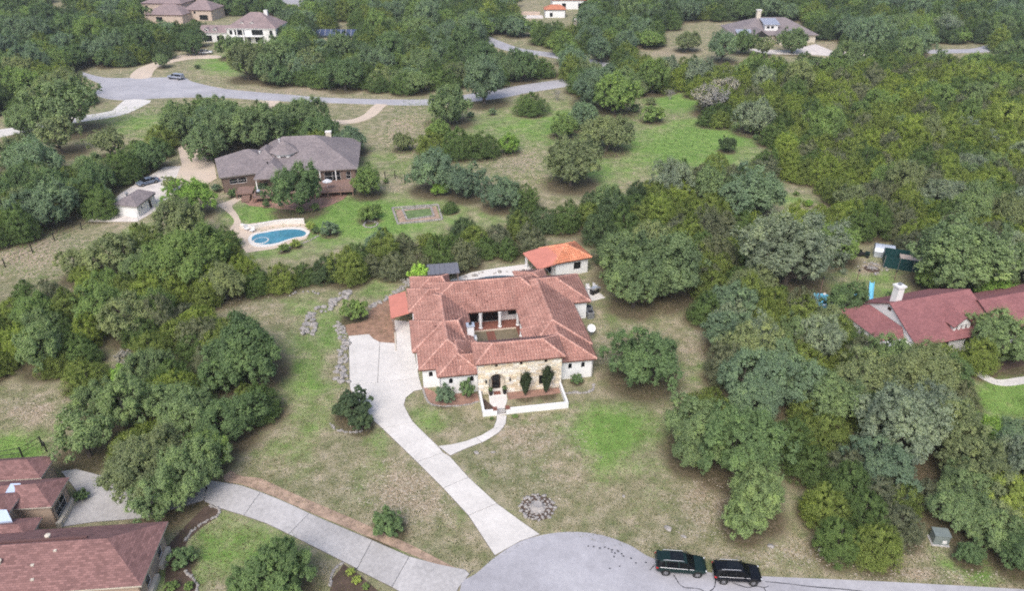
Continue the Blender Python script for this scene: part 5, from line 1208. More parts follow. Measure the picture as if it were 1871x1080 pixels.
b = MB(); b.box(-3.4,3.4,-1.9,-1.82,0,2.1); b.build('net_panel', M['net_teal'], TN); b = MB(); b.box(-3.4,-3.32,-1.9,1.9,0,2.1); b.build('net_panel', M['net_teal'], TN); MB().box(-3.4,3.4,1.82,1.9,0,2.1).build('net_panel', M['net_teal'], TN)
for x in (-3.4,-1.1,1.1,3.4): MB().tube((x,-1.95,-.1),(x,-1.95,2.3),.05,n=6).build('post', M['metal_grey'], TN)
MB().box(-1,2.6,-1.2,1.2,1.5,1.62).build('board', M['stucco_pink'], TN)
for i, (x, y, rz, lab) in enumerate(((1563,466,.3,'black garden tractor by the wood edge, the left one'),(1577,468,-.5,'black and yellow garden tractor by the wood edge, the right one'))):
    a = thing('garden_tractor', lab, 'garden tractor', at_(x, y), rz)
    MB().box(-.9,.2,-.4,.4,.35,.6).build('chassis', M['iron'], a); MB().box(.2,1.0,-.3,.3,.4,.95).build('bonnet', M['paint_green' if i else 'paint_black'], a); MB().box(-.7,-.2,-.25,.25,.6,.72).build('seat', M['tyre'], a); MB().box(-.75,-.65,-.25,.25,.72,1.1).build('backrest', M['tyre'], a)
    MB().tube((.2,0,.8),(-.05,0,1.15),.02,n=5).build('steering_column', M['iron'], a)
    for wx, wr in ((-.6,.38),(.7,.26)):
        for s_ in (-.5,.5): MB().tube((wx,s_-.1,wr),(wx,s_+.1,wr),wr,n=14).build('wheel', M['tyre'], a)
AC = thing('lawn_chair', 'white lawn chair behind the ridge of the red roofed house', 'chair', at_(1684,545), .5)
MB().box(-.35,.35,-.35,.35,.38,.45).build('seat', M['plastic_white'], AC); MB().box(-.35,.35,.3,.37,.45,1.15).build('backrest', M['plastic_white'], AC)
for q in ((-.3,-.3),(.3,-.3),(-.3,.3),(.3,.3)): MB().box(q[0]-.03,q[0]+.03,q[1]-.03,q[1]+.03,0,.38).build('leg', M['plastic_white'], AC)
# mailbox pillar by the upper turning circle
MBX = thing('mailbox_pillar', 'brick mailbox pillar on the lawn left of the upper turning circle', 'mailbox', at_(124,160))
MB().box(-.5,.5,-.5,.5,-.1,1.7).build('pillar', M['brick_red'], MBX); MB().box(-.6,.6,-.6,.6,1.7,1.9).build('cap', M['coping'], MBX); MB().box(-.22,.22,-.62,-.5,1.0,1.4).build('mailbox', M['iron'], MBX)
# solar array
SA = thing('solar_array', 'row of ground mounted solar panels in a clearing among the upper trees', 'solar array', at_(609,68), math.radians(-2))
for k in range(9):
    p_ = MB(); x = -9.6+k*2.15; p_.add([(x,-1.2,1.0),(x+2.0,-1.2,1.0),(x+2.0,1.6,3.0),(x,1.6,3.0),(x,-1.2,.9),(x+2.0,-1.2,.9),(x+2.0,1.6,2.9),(x,1.6,2.9)], [(0,1,2,3),(7,6,5,4),(0,4,5,1),(1,5,6,2),(2,6,7,3),(3,7,4,0)]); p_.build('solar_panel', M['solar'], SA)
    MB().box(x-.08,x-.02,-1.25,1.65,.95,3.05).build('frame_bar', M['plastic_white'], SA) if False else None
    q_ = MB(); q_.add([(x-.1,-1.25,1.02),(x-.03,-1.25,1.02),(x-.03,1.65,3.07),(x-.1,1.65,3.07)], [(0,1,2,3)]); q_.build('frame_bar', M['plastic_white'], SA)
for x in (-8,-3,3,8): MB().tube((x,1.0,-.1),(x,1.0,2.5),.08,n=6).build('post', M['metal_grey'], SA)
# fences: posts and rails as parts
def fence(label, line, step, h_, mat, rails=(.5,1.0), r_=.06, closed=False):
    q = [Vector(p) for p in W(line)]; t = thing('fence', label, 'fence', (q[0].x, q[0].y, 0)); o = q[0]; pts = []
    for a, b in zip(q, q[1:]):
        k = max(1, int((b-a).length/step))
        for j in range(k): pts.append(a+(b-a)*j/k)
    pts.append(q[-1])
    for p in pts: MB().tube((p.x-o.x,p.y-o.y,-.2),(p.x-o.x,p.y-o.y,h_),r_,n=6).build('post', mat, t)
    for a, b in zip(pts, pts[1:]):
        for z in rails: MB().tube((a.x-o.x,a.y-o.y,h_*z*.95),(b.x-o.x,b.y-o.y,h_*z*.95),.035,n=5).build('rail', mat, t)
fence('dark post fence running up the left slope beside the woods', [(-40,505),(10,488),(60,462),(100,440),(150,420),(172,400)], 4.2, 1.6, M['iron'], (.4,.95), .1)
fence('dark pipe fence at the corner behind the red brown roofs', [(-10,845),(42,836),(78,816),(86,826)], 3.0, 1.5, M['iron'], (.5,.95), .09)
fence('two dark posts and rail at the meadow corner above the round green tree', [(704,328),(722,326),(740,335)], 4, 1.9, M['iron'], (.5,), .1)
fence('small grey rail fence beside the garden shed', [(284,378),(296,374),(306,370)], 1.6, 1.2, M['metal_grey'], (.5,.95), .05)
fence('grey rail below the garden shed', [(252,394),(254,406)], 1.6, 1.3, M['metal_light'], (.95,), .05)
fence('far wire fence with thin posts by the left wood edge', [(-30,395),(6,380),(10,376)], 4.5, 1.7, M['iron'], (.95,), .1)
# red planters, urns by the door
for i, (x, lab) in enumerate(((1.55,'tall dark urn with a plant left of the entry door'),(3.35,'tall dark urn with a plant right of the entry door'))):
    a = thing('entry_urn', lab, 'urn', (*HW(x,-.25),.12), ANG); MB().lathe([(.16,0),(.2,.1),(.26,.6),(.3,.66),(.24,.68)],n=12).build('pot', M['iron'], a); a['urn'] = i

# ------------------------------------------------------------------ trees
def unit(v): return v/np.maximum(1e-9, np.linalg.norm(v, axis=-1, keepdims=True))
def leaf_mesh(name, pos, nrm, size, tint, aspect=.6):
    n = len(pos); rng = np.random.default_rng(n)
    nrm = unit(nrm); t = unit(np.cross(nrm, unit(rng.normal(size=(n,3))))); b = np.cross(nrm, t)
    s = size[:, None]; w_ = s*aspect
    co = np.stack([pos-t*s, pos-b*w_+nrm*s*.15, pos+t*s, pos+b*w_+nrm*s*.15], 1).reshape(-1, 3)
    F = np.arange(4*n).reshape(n, 4)
    me = bpy.data.meshes.new(name); np_mesh(me, co, F); at = me.attributes.new('tint', 'FLOAT', 'POINT')
    at.data.foreach_set('value', np.repeat(np.clip(tint, 0, 1), 4).astype(np.float32)); me.materials.append(M['leaf']); return me
def limb(mb, pts, r0, r1, n=6):
    k = len(pts)
    for i in range(k-1):
        a = r0+(r1-r0)*i/(k-1); b = r0+(r1-r0)*(i+1)/(k-1); mb.tube(pts[i], pts[i+1], a, b, n, caps=False)
def oak_proto(seed, nl=46, leaves=30000, thick=.62, open_=0.0, size=(.020,.036), ht=1.18):
    """unit crown: radius about 1, tree height about ht"""
    rng = np.random.default_rng(seed); c0 = np.array([0,0,ht-thick])
    ph = rng.uniform(0, 6.28, 6); ga = math.pi*(3-5**.5)
    cen = []; rad = []
    for i in range(nl):
        z = 1-(i+.5)/nl*1.35; az = i*ga+rng.normal()*.25; r = math.sqrt(max(0, 1-z*z))
        env = 1+(.16*math.sin(2*az+ph[0])+.12*math.sin(3*az+ph[1]))*(1 if nl > 30 else .3)+.07*math.sin(5*az+ph[2])
        rad_ = rng.uniform(.11,.24)*(1-.2*(z < 0)); k = env*rng.uniform(.70,1.03)-rad_*.65
        cen.append([r*math.cos(az)*k, r*math.sin(az)*k, max(z, -.42)*thick*k*rng.uniform(.85,1.12)]); rad.append(rad_)
    for i in range(16):
        d = unit(rng.normal(size=3)); cen.append(list(d*np.array([.5,.5,.3]))); rad.append(.24)
    cen = np.array(cen); rad = np.array(rad); m = len(cen)
    pick = rng.choice(m, leaves, p=rad**2/np.sum(rad**2))
    outd = unit(cen/np.array([1,1,thick]))
    sub = unit(rng.normal(size=(m, 16, 3))*np.array([1,1,.8])+outd[:, None]*.7+np.array([0,0,.35]))
    si = rng.integers(0, 16, leaves); sd_ = sub[pick, si]
    d2 = unit(rng.normal(size=(leaves,3))); rr = rad[pick][:, None]
    pos = cen[pick]+sd_*rr*(.84+.07*rng.normal(size=(leaves,1)))+d2*rr*.25*rng.uniform(.3,1,size=(leaves,1))*np.array([1,1,.75])
    stray = rng.random((leaves,1)) < .14; pos = pos+np.where(stray, (d2*.5+outd[pick]*.6+np.array([0,0,.5]))*rng.uniform(0,.11,(leaves,1)), 0)
    pos[:, 2] = np.maximum(pos[:, 2], -thick*.78+rng.uniform(0,.1,leaves)); pos += c0
    nrm = sd_*.6+d2*.45+np.array([0,0,.8])+rng.normal(size=(leaves,3))*.26
    lt = rng.normal(0,.13,m); st_ = rng.normal(0,.09,(m,16))
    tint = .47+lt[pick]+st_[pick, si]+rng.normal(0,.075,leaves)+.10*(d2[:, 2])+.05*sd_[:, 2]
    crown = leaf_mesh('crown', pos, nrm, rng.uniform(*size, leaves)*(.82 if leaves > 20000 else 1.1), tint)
    mb = MB(); tr = .055; base = Vector((0,0,-.03)); lean = Vector((rng.normal()*.05, rng.normal()*.05, .22)); limb(mb, [base, Vector((lean.x*.5,lean.y*.5,.12)), lean], tr*1.5, tr)
    for i in range(7):
        j = rng.integers(0, nl); e = Vector(cen[j]+c0); mm = lean.lerp(e, .5)+Vector((rng.normal()*.05, rng.normal()*.05, -.04)); limb(mb, [lean, mm, e], tr*.6, tr*.12, 5)
        for q in range(2):
            e2 = Vector(cen[rng.integers(0, nl)]+c0)
            if (e2-mm).length < .8: limb(mb, [mm, mm.lerp(e2,.5)+Vector((0,0,.03)), e2], tr*.3, tr*.06, 4)
    trunk = mb.mesh('trunk', M['bark'])
    return crown, trunk
def cedar_proto(seed, leaves=14000, stems=5, ht=1.7, size=(.018,.034), spread=.5):
    rng = np.random.default_rng(seed); P_, N_, T_ = [], [], []
    st = [(0,0,1.0,.78)]+[(math.cos(a)*spread*rng.uniform(.7,1.1), math.sin(a)*spread*rng.uniform(.7,1.1), rng.uniform(.62,.9), rng.uniform(.45,.6)) for a in np.linspace(0,6.28,stems)[:-1]+rng.uniform(0,6.28)]
    wts = np.array([s[3]**2*s[2] for s in st]); wts /= wts.sum(); lean = [rng.normal(0,.05,2) for _ in st]
    for si, (cx, cy, hf_, r0) in enumerate(st):
        k = int(leaves*wts[si]); nb = int(70*r0/.5)
        bz = rng.uniform(0,1,nb)**1.15; ba = rng.uniform(0,6.28,nb); br = (1-bz**2.8)**.8*r0*rng.uniform(.85,1.12,nb)+.03
        bi = rng.integers(0, nb, k); f = rng.uniform(.45,1,k)**.7
        z = bz[bi]*hf_*ht; ax = ba[bi]+rng.normal(0,.13,k); r = br[bi]*f
        pos = np.stack([cx+lean[si][0]*z+r*np.cos(ax), cy+lean[si][1]*z+r*np.sin(ax), .04+z+f*.12+rng.normal(0,.045,k)], 1)
        out = np.stack([np.cos(ax)*.7, np.sin(ax)*.7, .35+.9*z/ht], 1)
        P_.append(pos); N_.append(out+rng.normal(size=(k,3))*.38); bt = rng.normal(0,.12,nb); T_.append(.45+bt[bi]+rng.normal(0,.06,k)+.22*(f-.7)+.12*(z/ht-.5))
    pos = np.concatenate(P_); nrm = np.concatenate(N_); T_ = np.concatenate(T_)
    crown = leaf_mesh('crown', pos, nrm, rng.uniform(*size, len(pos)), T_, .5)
    mb = MB()
    for si, (cx, cy, hf_, r0) in enumerate(st): limb(mb, [Vector((cx*.15,cy*.15,-.05)), Vector((cx*.6,cy*.6,.3)), Vector((cx,cy,hf_*ht*.85))], .05 if si == 0 else .035, .01, 5)
    return crown, mb.mesh('trunk', M['bark'])
def bare_proto(seed, R=1.0):
    rng = random.Random(seed); mb = MB()
    def grow(p, d, L, r, dep):
        q = p+d*L; mb.tube(p, q, r, r*.6, 5 if dep > 2 else 3, caps=False)
        if dep == 0: return
        for _ in range(3 if dep > 1 else 4):
            nd = (d+Vector((rng.uniform(-1,1), rng.uniform(-1,1), rng.uniform(-.25,.7)))*.75).normalized(); grow(q, nd, L*rng.uniform(.6,.85), r*.55, dep-1)
    for k in range(4): a = k*1.57+rng.uniform(-.4,.4); grow(Vector((0,0,0)), Vector((math.cos(a)*.5, math.sin(a)*.5, .9)).normalized(), .42, .035, 5)
    return None, mb.mesh('trunk', M['deadwood'])
def spiky_proto(seed):
    rng = np.random.default_rng(seed); P_, N_, T_ = [], [], []; mb = MB()
    for s in range(9):
        a = s*.7+rng.normal()*.2; l = rng.uniform(.15,.6) if s else 0; h_ = rng.uniform(1.5,2.5) if s else 2.5; k = 900
        t = rng.uniform(.12,1,k)**.8; c = np.stack([l*t**1.3*math.cos(a), l*t**1.3*math.sin(a), t*h_], 1); q = rng.uniform(0,6.28,k); r = (.09+.10*t)*rng.uniform(.5,1.3,k)
        o = np.stack([np.cos(q), np.sin(q), np.full(k,.5)], 1); P_.append(c+o*r[:,None]); N_.append(o+rng.normal(size=(k,3))*.4); T_.append(rng.normal(.45,.15,k))
        limb(mb, [Vector((0,0,-.05)), Vector(c[np.argmax(t)])], .03, .01, 4)
    pos = np.concatenate(P_); return leaf_mesh('crown', pos, np.concatenate(N_), rng.uniform(.05,.09,len(pos)), np.concatenate(T_), .4), mb.mesh('trunk', M['bark'])
PROTO = {'spiky': [spiky_proto(41)], 'oak': [oak_proto(s, nl, lv, th, ht=h_) for s, nl, lv, th, h_ in ((1,92,80000,.60,1.15),(2,80,74000,.68,1.3),(3,105,80000,.55,1.1),(4,66,64000,.64,1.22),(5,85,74000,.66,1.35))],
         'cedar': [cedar_proto(s, 22000, st, h_, spread=sp) for s, st, h_, sp in ((11,6,1.4,.52),(12,7,1.25,.6),(13,5,1.6,.46),(14,8,1.2,.64),(15,6,1.5,.54))],
         'thin': [oak_proto(51, 40, 17000, .55, ht=1.3), oak_proto(52, 34, 15000, .5, ht=1.25)],
         'bare': [bare_proto(21), bare_proto(22)],
         'shrub': [oak_proto(31, 26, 6000, .75, size=(.05,.09), ht=1.5), oak_proto(32, 20, 5000, .7, size=(.05,.1), ht=1.3)]}
# small far trees use the same meshes at a distance
TINT = {'n': (.38,.56,.12), 'v': (0.06, 0.085, 0.045), 'g': (0.245, 0.331, 0.165), 'd': (0.176, 0.264, 0.125), 'b': (0.223, 0.313, 0.205), 'y': (0.385, 0.466, 0.132), 'l': (0.27, 0.42, 0.11), 's': (0.299, 0.359, 0.262), 'k': (0.122, 0.178, 0.09), 'c': (0.228, 0.287, 0.083), 'cy': (0.278, 0.351, 0.086), 'cd': (0.146, 0.218, 0.078), 'cg': (0.211, 0.233, 0.145), 'm': (0.241, 0.342, 0.122), 'r': (0.397, 0.304, 0.305), 'w': (0.4, 0.385, 0.39), 'o': (0.276, 0.326, 0.17)}
def put_tree(kind, px, py, wpx, tint, label, cat='tree', group=None, name=None, hs=1.0, zf=.55, world=None, R=None, rz=None, idx=None):
    pr = PROTO[kind]; i = random.randrange(len(pr)) if idx is None else idx; crown, trunk = pr[i]
    hs = hs*1.22 if kind in ('oak','thin') else hs
    H_ = {'oak':[1.15,1.3,1.1,1.22,1.35],'cedar':[1.4,1.25,1.6,1.2,1.5],'bare':[1.6,1.6],'shrub':[1.5,1.3],'spiky':[2.4],'thin':[1.3,1.25]}[kind][i]*hs
    if world is None:
        z = 1.5; 
        for _ in range(6):
            X, Y = P(px, py, z); s = Q(X, Y, z)[2]; R = wpx/2/s/1.1; z = H_*R*zf
    else: X, Y = world
    rng = random
    nm = name or {'oak':'oak_tree','cedar':'juniper_tree','bare':'dead_tree','shrub':'shrub','spiky':'spiky_shrub','thin':'oak_tree'}[kind]
    t = thing(nm, label, cat, (X, Y, 0), rng.uniform(0, 6.28) if rz is None else rz, group)
    t.scale = (R*rng.uniform(.88,1.12), R*rng.uniform(.88,1.12), R*hs*rng.uniform(.92,1.1)); t.rotation_euler.x = rng.uniform(-.05,.05)
    col = TINT[tint]; k = rng.uniform(.92,1.08)
    if crown is not None:
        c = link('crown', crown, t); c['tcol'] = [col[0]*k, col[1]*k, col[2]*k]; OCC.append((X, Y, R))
    link('trunk', trunk, t)
    return t
OCC = []
T_ = put_tree
AUTO = []
TREES = [
 # kind, px, py, width px, tint, label
 ('oak',1177,650,150,'d','round dark green oak standing alone on the lawn right of the stone fronted house'),
 ('oak',1143,468,122,'g','left crown of the big spreading oaks beside the orange roofed pool house'),
 ('oak',1215,488,150,'g','right crown of the big spreading oaks beside the orange roofed pool house'),
 ('oak',1160,522,110,'g','lower front oak in the big cluster right of the rear patio'),
 ('oak',1278,780,135,'g','left oak of the tall clump on the right of the front lawn'),
 ('oak',1352,812,165,'d','broad right hand oak of the tall clump beside the front lawn'),
 ('oak',1262,822,90,'g','small lower left oak of the clump beside the front lawn'),
 ('oak',1385,905,130,'g','mid green leafy oak nearest the road above the two parked cars'),
 ('oak',1362,945,95,'g','lowest leafy tree just above the black parked car'),
 ('cedar',1515,920,105,'c','upper left juniper of the dense clump near the roadside'),
 ('cedar',1585,930,110,'cd','upper middle juniper of the dense clump near the roadside'),
 ('cedar',1645,955,100,'cg','right hand juniper of the clump beside the utility cabinet'),
 ('cedar',1535,980,105,'cd','lower left juniper of the clump near the roadside'),
 ('cedar',1600,990,115,'c','lowest juniper of the dense clump near the roadside'),
 ('cedar',1490,925,70,'cy','yellowish juniper at the left end of the roadside clump'),
 ('cedar',1445,800,105,'cd','dark juniper right of the tall oak clump'),
 ('cedar',1505,790,115,'c','olive juniper between the oak clump and the grey green oak'),
 ('cedar',1480,845,100,'cd','dark juniper above the roadside clump'),  # foliage takes the dark juniper tint
 ('cedar',1540,845,90,'cg','grey twiggy juniper below the grey green oak'),
 ('oak',1650,775,180,'s','large pale grey green oak in the middle of the right hand woods'),
 ('oak',1720,750,120,'s','pale grey green oak right of the largest one in the woods'),
 ('oak',1610,845,130,'b','bluish lower oak in the right hand woods above the roadside clump'),
 ('oak',1790,850,140,'o','yellowish green oak below the bright lawn at the right edge'),
 ('oak',1850,900,120,'y','yellow green oak touching the right edge above the corner'),
 ('oak',1750,935,110,'g','green oak right of the utility cabinet'),
 ('oak',1810,960,110,'g','leafy oak near the lower right corner'),
 ('oak',1860,1000,110,'d','dark oak in the lower right corner'),
 ('oak',1765,885,110,'g','green oak above and right of the utility cabinet'),
 ('oak',1835,955,105,'o','olive oak filling the corner between the cabinet and the right edge'),
 ('oak',1775,1010,62,'d','small dark oak below the utility cabinet corner woods'),
 ('oak',1800,790,80,'l','small bright green tree at the lower edge of the bright lawn'),
 ('oak',1395,690,150,'b','blue green oak left of centre in the woods right of the lawn'),
 ('oak',1460,700,120,'b','second blue green oak right of the first in the woods by the lawn'),
 ('oak',1580,685,130,'o','pale olive oak below the left end of the red roofed house'),
 ('oak',1680,690,150,'o','pale olive oak below the middle of the red roofed house'),
 ('oak',1740,680,84,'d','dark oak tucked below the dormer of the red roofed house'),
 ('oak',1836,618,128,'g','round oak in front of the right half of the red roofed house'),
 ('oak',1548,552,84,'d','dark oak at the left end of the red roofed house by the play pools'),
 ('oak',1445,458,175,'s','large pale grey oak on the left of the right hand neighbour lawn'),
 ('oak',1530,440,100,'m','greener oak between the large grey oak and the lawn'),
 ('oak',1400,485,90,'s','small grey oak at the left foot of the large grey oak'),
 ('oak',1758,465,175,'g','large round oak on the far side of the right hand neighbour lawn'),
 ('oak',1700,508,55,'m','small bright green tree at the left foot of the large round oak'),
 ('oak',1812,528,65,'l','bright green bush behind the ridge of the red roofed house'),
 ('oak',1635,548,40,'d','small dark tree behind the white chimney'),
 ('shrub',1625,463,22,'d','small round shrub in front of the little storage shed'),
 ('oak',1375,352,125,'b','round grey green oak standing out at the far end of the lot'),
 ('oak',1338,605,110,'b','bluish oak on the right edge of the east lawn'),
 ('cedar',1290,560,85,'cd','dark juniper on the right edge of the east lawn'),
 ('cedar',1300,520,80,'c','olive juniper right of the big spreading oaks'),
 ('oak',444,640,165,'d','large dark oak on the west lawn left of the boulder rows'),
 ('oak',405,680,98,'d','lower left part oak beside the large dark oak'),
 ('oak',415,766,122,'d','dark oak below the large dark oak on the west lawn'),
 ('oak',330,748,128,'g','oak in the middle of the left hand clump'),
 ('oak',235,738,128,'g','oak at the upper left of the left hand clump'),
 ('thin',150,795,135,'g','oak with open crown left of the pale court'),
 ('oak',265,850,148,'o','tall oak over the pale court at lower left'),
 ('oak',345,865,135,'g','wide oak hanging over the start of the neighbour drive'),
 ('oak',290,905,120,'g','lower hanging oak above the big red brown roof'),
 ('oak',345,466,158,'m','big bright green oak left of the kidney pool'),
 ('oak',300,480,100,'m','bright oak at the left shoulder of the big oak by the pool'),
 ('thin',205,467,110,'o','thin grey oak whose dark trunk shows on a brown bed'),
 ('thin',140,482,80,'o','thin grey oak on the rocky left slope'),
 ('oak',325,402,105,'o','dull olive oak right of the garden shed'),
 ('oak',348,362,85,'l','bright lime green tree right of the crushed rock yard'),
 ('thin',312,335,38,'o','small thin tree between the blue sedan and the tan court'),
 ('oak',541,346,106,'d','dark oak standing in front of the grey roofed house'),
 ('oak',671,332,66,'m','round green tree at the right end of the grey roofed house'),
 ('oak',640,255,68,'b','round bluish tree behind the chimney of the grey roofed house'),
 ('oak',555,212,98,'g','oak behind the ridge of the grey roofed house, nearest the road'),
 ('oak',470,235,110,'g','oak behind the left part of the grey roof'),
 ('oak',400,235,100,'g','oak left of the grey roofed house over the tan drive'),
 ('oak',375,262,90,'g','lower oak over the tan drive'),
 ('cedar',338,205,50,'cd','very dark juniper above the tan drive'),
 ('cedar',372,195,45,'cd','second very dark juniper above the tan drive'),
 ('oak',395,205,70,'g','small oak right of the very dark junipers'),
 ('cedar',292,248,70,'c','juniper at the head of the wooded strip above the shed'),
 ('thin',120,190,130,'g','spreading oak left of the upper turning circle'),
 ('oak',55,215,100,'g','oak near the left edge below the pale drive'),
 ('thin',105,243,100,'o','oak with a clear trunk on the brown left slope'),
 ('thin',195,262,75,'o','small flat crowned oak on the brown left slope'),
 ('oak',35,155,75,'m','green oak at the left edge beside the upper turning circle'),
 ('oak',60,295,110,'b','grey green oak at the left edge beside the wooded strip'),
 ('oak',30,275,70,'o','olive tree cut by the left edge'),
 ('oak',85,375,110,'b','bluish oak in the left woods beside the post fence'),
 ('oak',820,188,98,'g','round oak beside the road at the top of the rocky meadow'),
 ('oak',885,148,100,'b','grey oak on the far side of the road'),
 ('oak',750,140,50,'b','pale oak above the road left of centre'),
 ('cedar',970,188,66,'cd','dark round juniper beside the road in the meadow'),
 ('oak',1095,155,105,'b','large oak right of the road bend'),
 ('oak',1125,172,90,'m','brighter lower oak right of the road bend'),
 ('oak',1030,228,60,'m','left small oak of the meadow group'),
 ('oak',1108,245,92,'o','round oak of the meadow group on the right'),
 ('oak',1065,208,70,'b','bluish oak at the top of the meadow group'),
 ('oak',1045,295,115,'o','wide oak at the lower end of the meadow group'),
 ('oak',735,260,44,'o','small light tree alone at the meadow corner'),
 ('cedar',790,258,70,'c','left juniper of the dark row in the meadow'),
 ('cedar',835,262,72,'cd','middle juniper of the dark row in the meadow'),
 ('cedar',880,265,70,'cd','right juniper of the dark row in the meadow'),
 ('oak',930,263,46,'l','lime green small tree at the right end of the dark row'),
 ('oak',800,235,50,'m','bright small tree above the dark row in the meadow'),
 ('oak',790,312,95,'b','grey oak below the dark row in the meadow'),
 ('oak',850,330,85,'b','second grey oak below the dark row'),
 ('oak',915,352,80,'b','grey oak left of the far lot corner'),
 ('cedar',960,360,70,'cd','dark juniper left of the far lot corner'),
 ('oak',805,345,34,'l','small lime tree below the grey meadow oaks'),
 ('cedar',822,378,34,'cd','small dark juniper right of the garden bed'),
 ('oak',673,388,46,'m','small lawn tree with a ring of stones'),
 ('shrub',602,417,40,'b','pale shrub tree right of the kidney pool'),
 ('oak',1330,262,38,'k','small dark tree standing alone in the bright meadow'),
 ('shrub',1193,206,50,'m','round bush in the meadow right of the oak group'),
 ('shrub',1160,196,25,'d','small dark bush left of the round meadow bush'),
 ('shrub',1190,184,22,'o','small dull bush above the round meadow bush'),
 ('cedar',1313,205,60,'cd','dark juniper in front of the silver dead tree'),
 ('oak',1378,215,80,'s','dull grey oak right of the dark juniper by the meadow'),
 ('shrub',1380,235,28,'m','bush at the right end of the bright meadow'),
 ('shrub',1382,250,16,'d','tiny dark bush at the right end of the bright meadow'),
 ('shrub',1478,370,20,'l','small bright bush in the little clearing in the right woods'),
 ('shrub',1455,352,14,'m','tiny bush at the top of the little clearing'),
 ('shrub',646,566,60,'m','bright green round shrub between the boulder rows'),
 ('shrub',643,742,84,'k','dark evergreen shrub ringed with stones beside the drive'),
 ('shrub',660,770,50,'k','lower dark shrub joined to the ringed one beside the drive'),
 ('shrub',707,957,80,'d','low dark green bush on the lot line above the neighbour drive'),
 ('oak',505,1048,150,'d','dark green oak at the bottom edge above the neighbour lawn'),
 ('oak',440,1070,70,'d','lower left crown of the oak at the bottom edge'),
 ('shrub',330,1018,58,'d','round dark shrub at the corner of the big red brown roof'),
 ('oak',1025,75,62,'m','tall bright green oak near the top centre'),
 ('oak',1040,95,55,'m','lower bright green oak near the top centre'),
 ('oak',1095,88,60,'b','bluish oak right of the bright green ones at top centre'),
 ('oak',1145,78,55,'b','second bluish oak right of top centre'),
 ('oak',1045,112,70,'b','blue grey oak just above the far road'),
 ('oak',450,112,80,'o','oak hanging over the small lawn of the white house'),
 ('oak',425,85,60,'g','oak in front of the white house'),
 ('oak',348,82,46,'d','dark oak by the far white cars'),
 ('oak',296,112,32,'g','small round tree where the pale drive curves'),
 ('oak',500,105,80,'g','oak right of the white house lawn'),
 ('oak',1257,75,52,'o','pale oak left of the far hip roofed house'),
 ('oak',1322,85,66,'b','bluish oak in front of the far hip roofed house, left one'),
 ('oak',1360,78,50,'d','dark small oak in front of the far hip roofed house'),
 ('oak',1450,72,60,'g','oak in front of the right half of the far hip roofed house'),
 ('thin',1395,84,44,'o','thin olive tree in front of the far hip roofed house'),
 ('oak',1730,48,62,'s','pale grey oak high up near the top right'),
 ('oak',1770,132,65,'y','yellow green oak in the upper right woods'),
 ('oak',1600,185,55,'m','pale green oak in the middle of the right hand woods'),
 ('oak',1630,190,40,'m','smaller pale green oak beside the one in the right hand woods'),
 ('oak',1848,215,80,'y','yellow green oak at the right edge in the upper woods'),
 ('oak',1520,125,55,'m','light green oak near the top of the right hand woods'),
 ('oak',1445,138,50,'b','blue grey oak right of the far road bit'),
 ('oak',1395,150,60,'s','grey oak left of the blue grey one'),
 ('shrub',221,682,52,'l','bright lime green bush in the left woods'),
 ('oak',180,560,100,'m','pale leafy oak in the left woods above the lot line'),
 ('oak',240,20,55,'m','bright green oak left of the far tan house'),
 ('oak',65,60,70,'b','bluish oak high on the upper left'),
 ('oak',155,500,60,'c','olive tree on the lower edge of the rocky slope'),
]
row = []
for r_, dy in ((0,0),(1,-24)):
    for k in range(17):
        x = 468+k*42+r_*20; base = np.interp(x, [460,600,760,900,1000,1180], [512,497,470,452,428,396])+dy+random.uniform(-8,8)
        if r_ == 1 and x < 620: continue
        if x > 985 and x < 1095 and r_ == 0: continue
        row.append((x, base))
marks_row = [(468,'boulder ledge'),(560,'top of the boulder band'),(650,'bright round shrub'),(745,'left end of the rear row by the shelter'),(800,'grey patio shelter'),(880,'swimming pool'),(960,'pool house')]
for x, y in row: TREES.append(('cedar', x, y, random.uniform(48,92), random.choice(['cd','cd','c','k','cg','c']), None))
for kind, x, y, w_, tn, lab in TREES:
    if lab is None: AUTO.append((T_(kind, x, y, w_, tn, None, 'tree'), 'juniper', tn)); continue
    cat = 'shrub' if kind == 'shrub' or 'bush' in lab.split()[:4] else 'tree'
    T_(kind, x, y, w_, tn, lab, cat)
for x, y, w_, tn, lab in ((1298,180,62,'w','silver leafless tree at the edge of the bright meadow'),(1325,160,50,'w','second silver leafless tree right of the first'),(1225,170,26,'w','small bare grey tree by the wood edge'),(230,655,40,'w','bare brush heap tree in the left woods'),
                  (1018,172,26,'w','small bare grey tree beside the road bend'),(1530,455,45,'w','bare brown twiggy tree beside the greener oak'),(1690,240,24,'w','bare pale tree in the right hand woods')):
    T_('thin' if w_ > 30 else 'bare', x, y, w_*1.15, 'w', lab, name='dead_tree')
# planting near the house
def hpx(x, y, z=0): return HW(x, y)
for kind, x, y, R_, tn, lab, hs in (('shrub',-4.4,-.4,1.5,'b','silvery sage bush at the left corner of the front',1.0),('shrub',-1.5,-.1,1.1,'d','small leafy tree in front of the arched windows left of the entrance',1.7),
    ('spiky',5.95,-.95,1.4,'v','dark spiky upright shrub in front of the left tall window',1.0),('spiky',8.65,-.85,1.55,'v','dark spiky upright shrub in front of the right tall window',1.0),
    ('shrub',13.2,.9,.95,'d','round agave like bush at the right corner of the house',.9),('shrub',3.95,-5.0,.42,'m','small green tuft right of the gate',.8),('shrub',1.0,-4.9,.32,'m','tiny green tuft left of the gate',.8),
    ('shrub',1.55,-.25,.34,'d','plant growing in the left entry urn',1.2),('shrub',3.35,-.25,.36,'d','plant growing in the right entry urn',1.2)):
    t = T_(kind, 0, 0, 0, tn, lab, 'shrub', world=HW(x,y), R=R_, hs=hs)
    if 'urn' in lab: t.location.z = .72
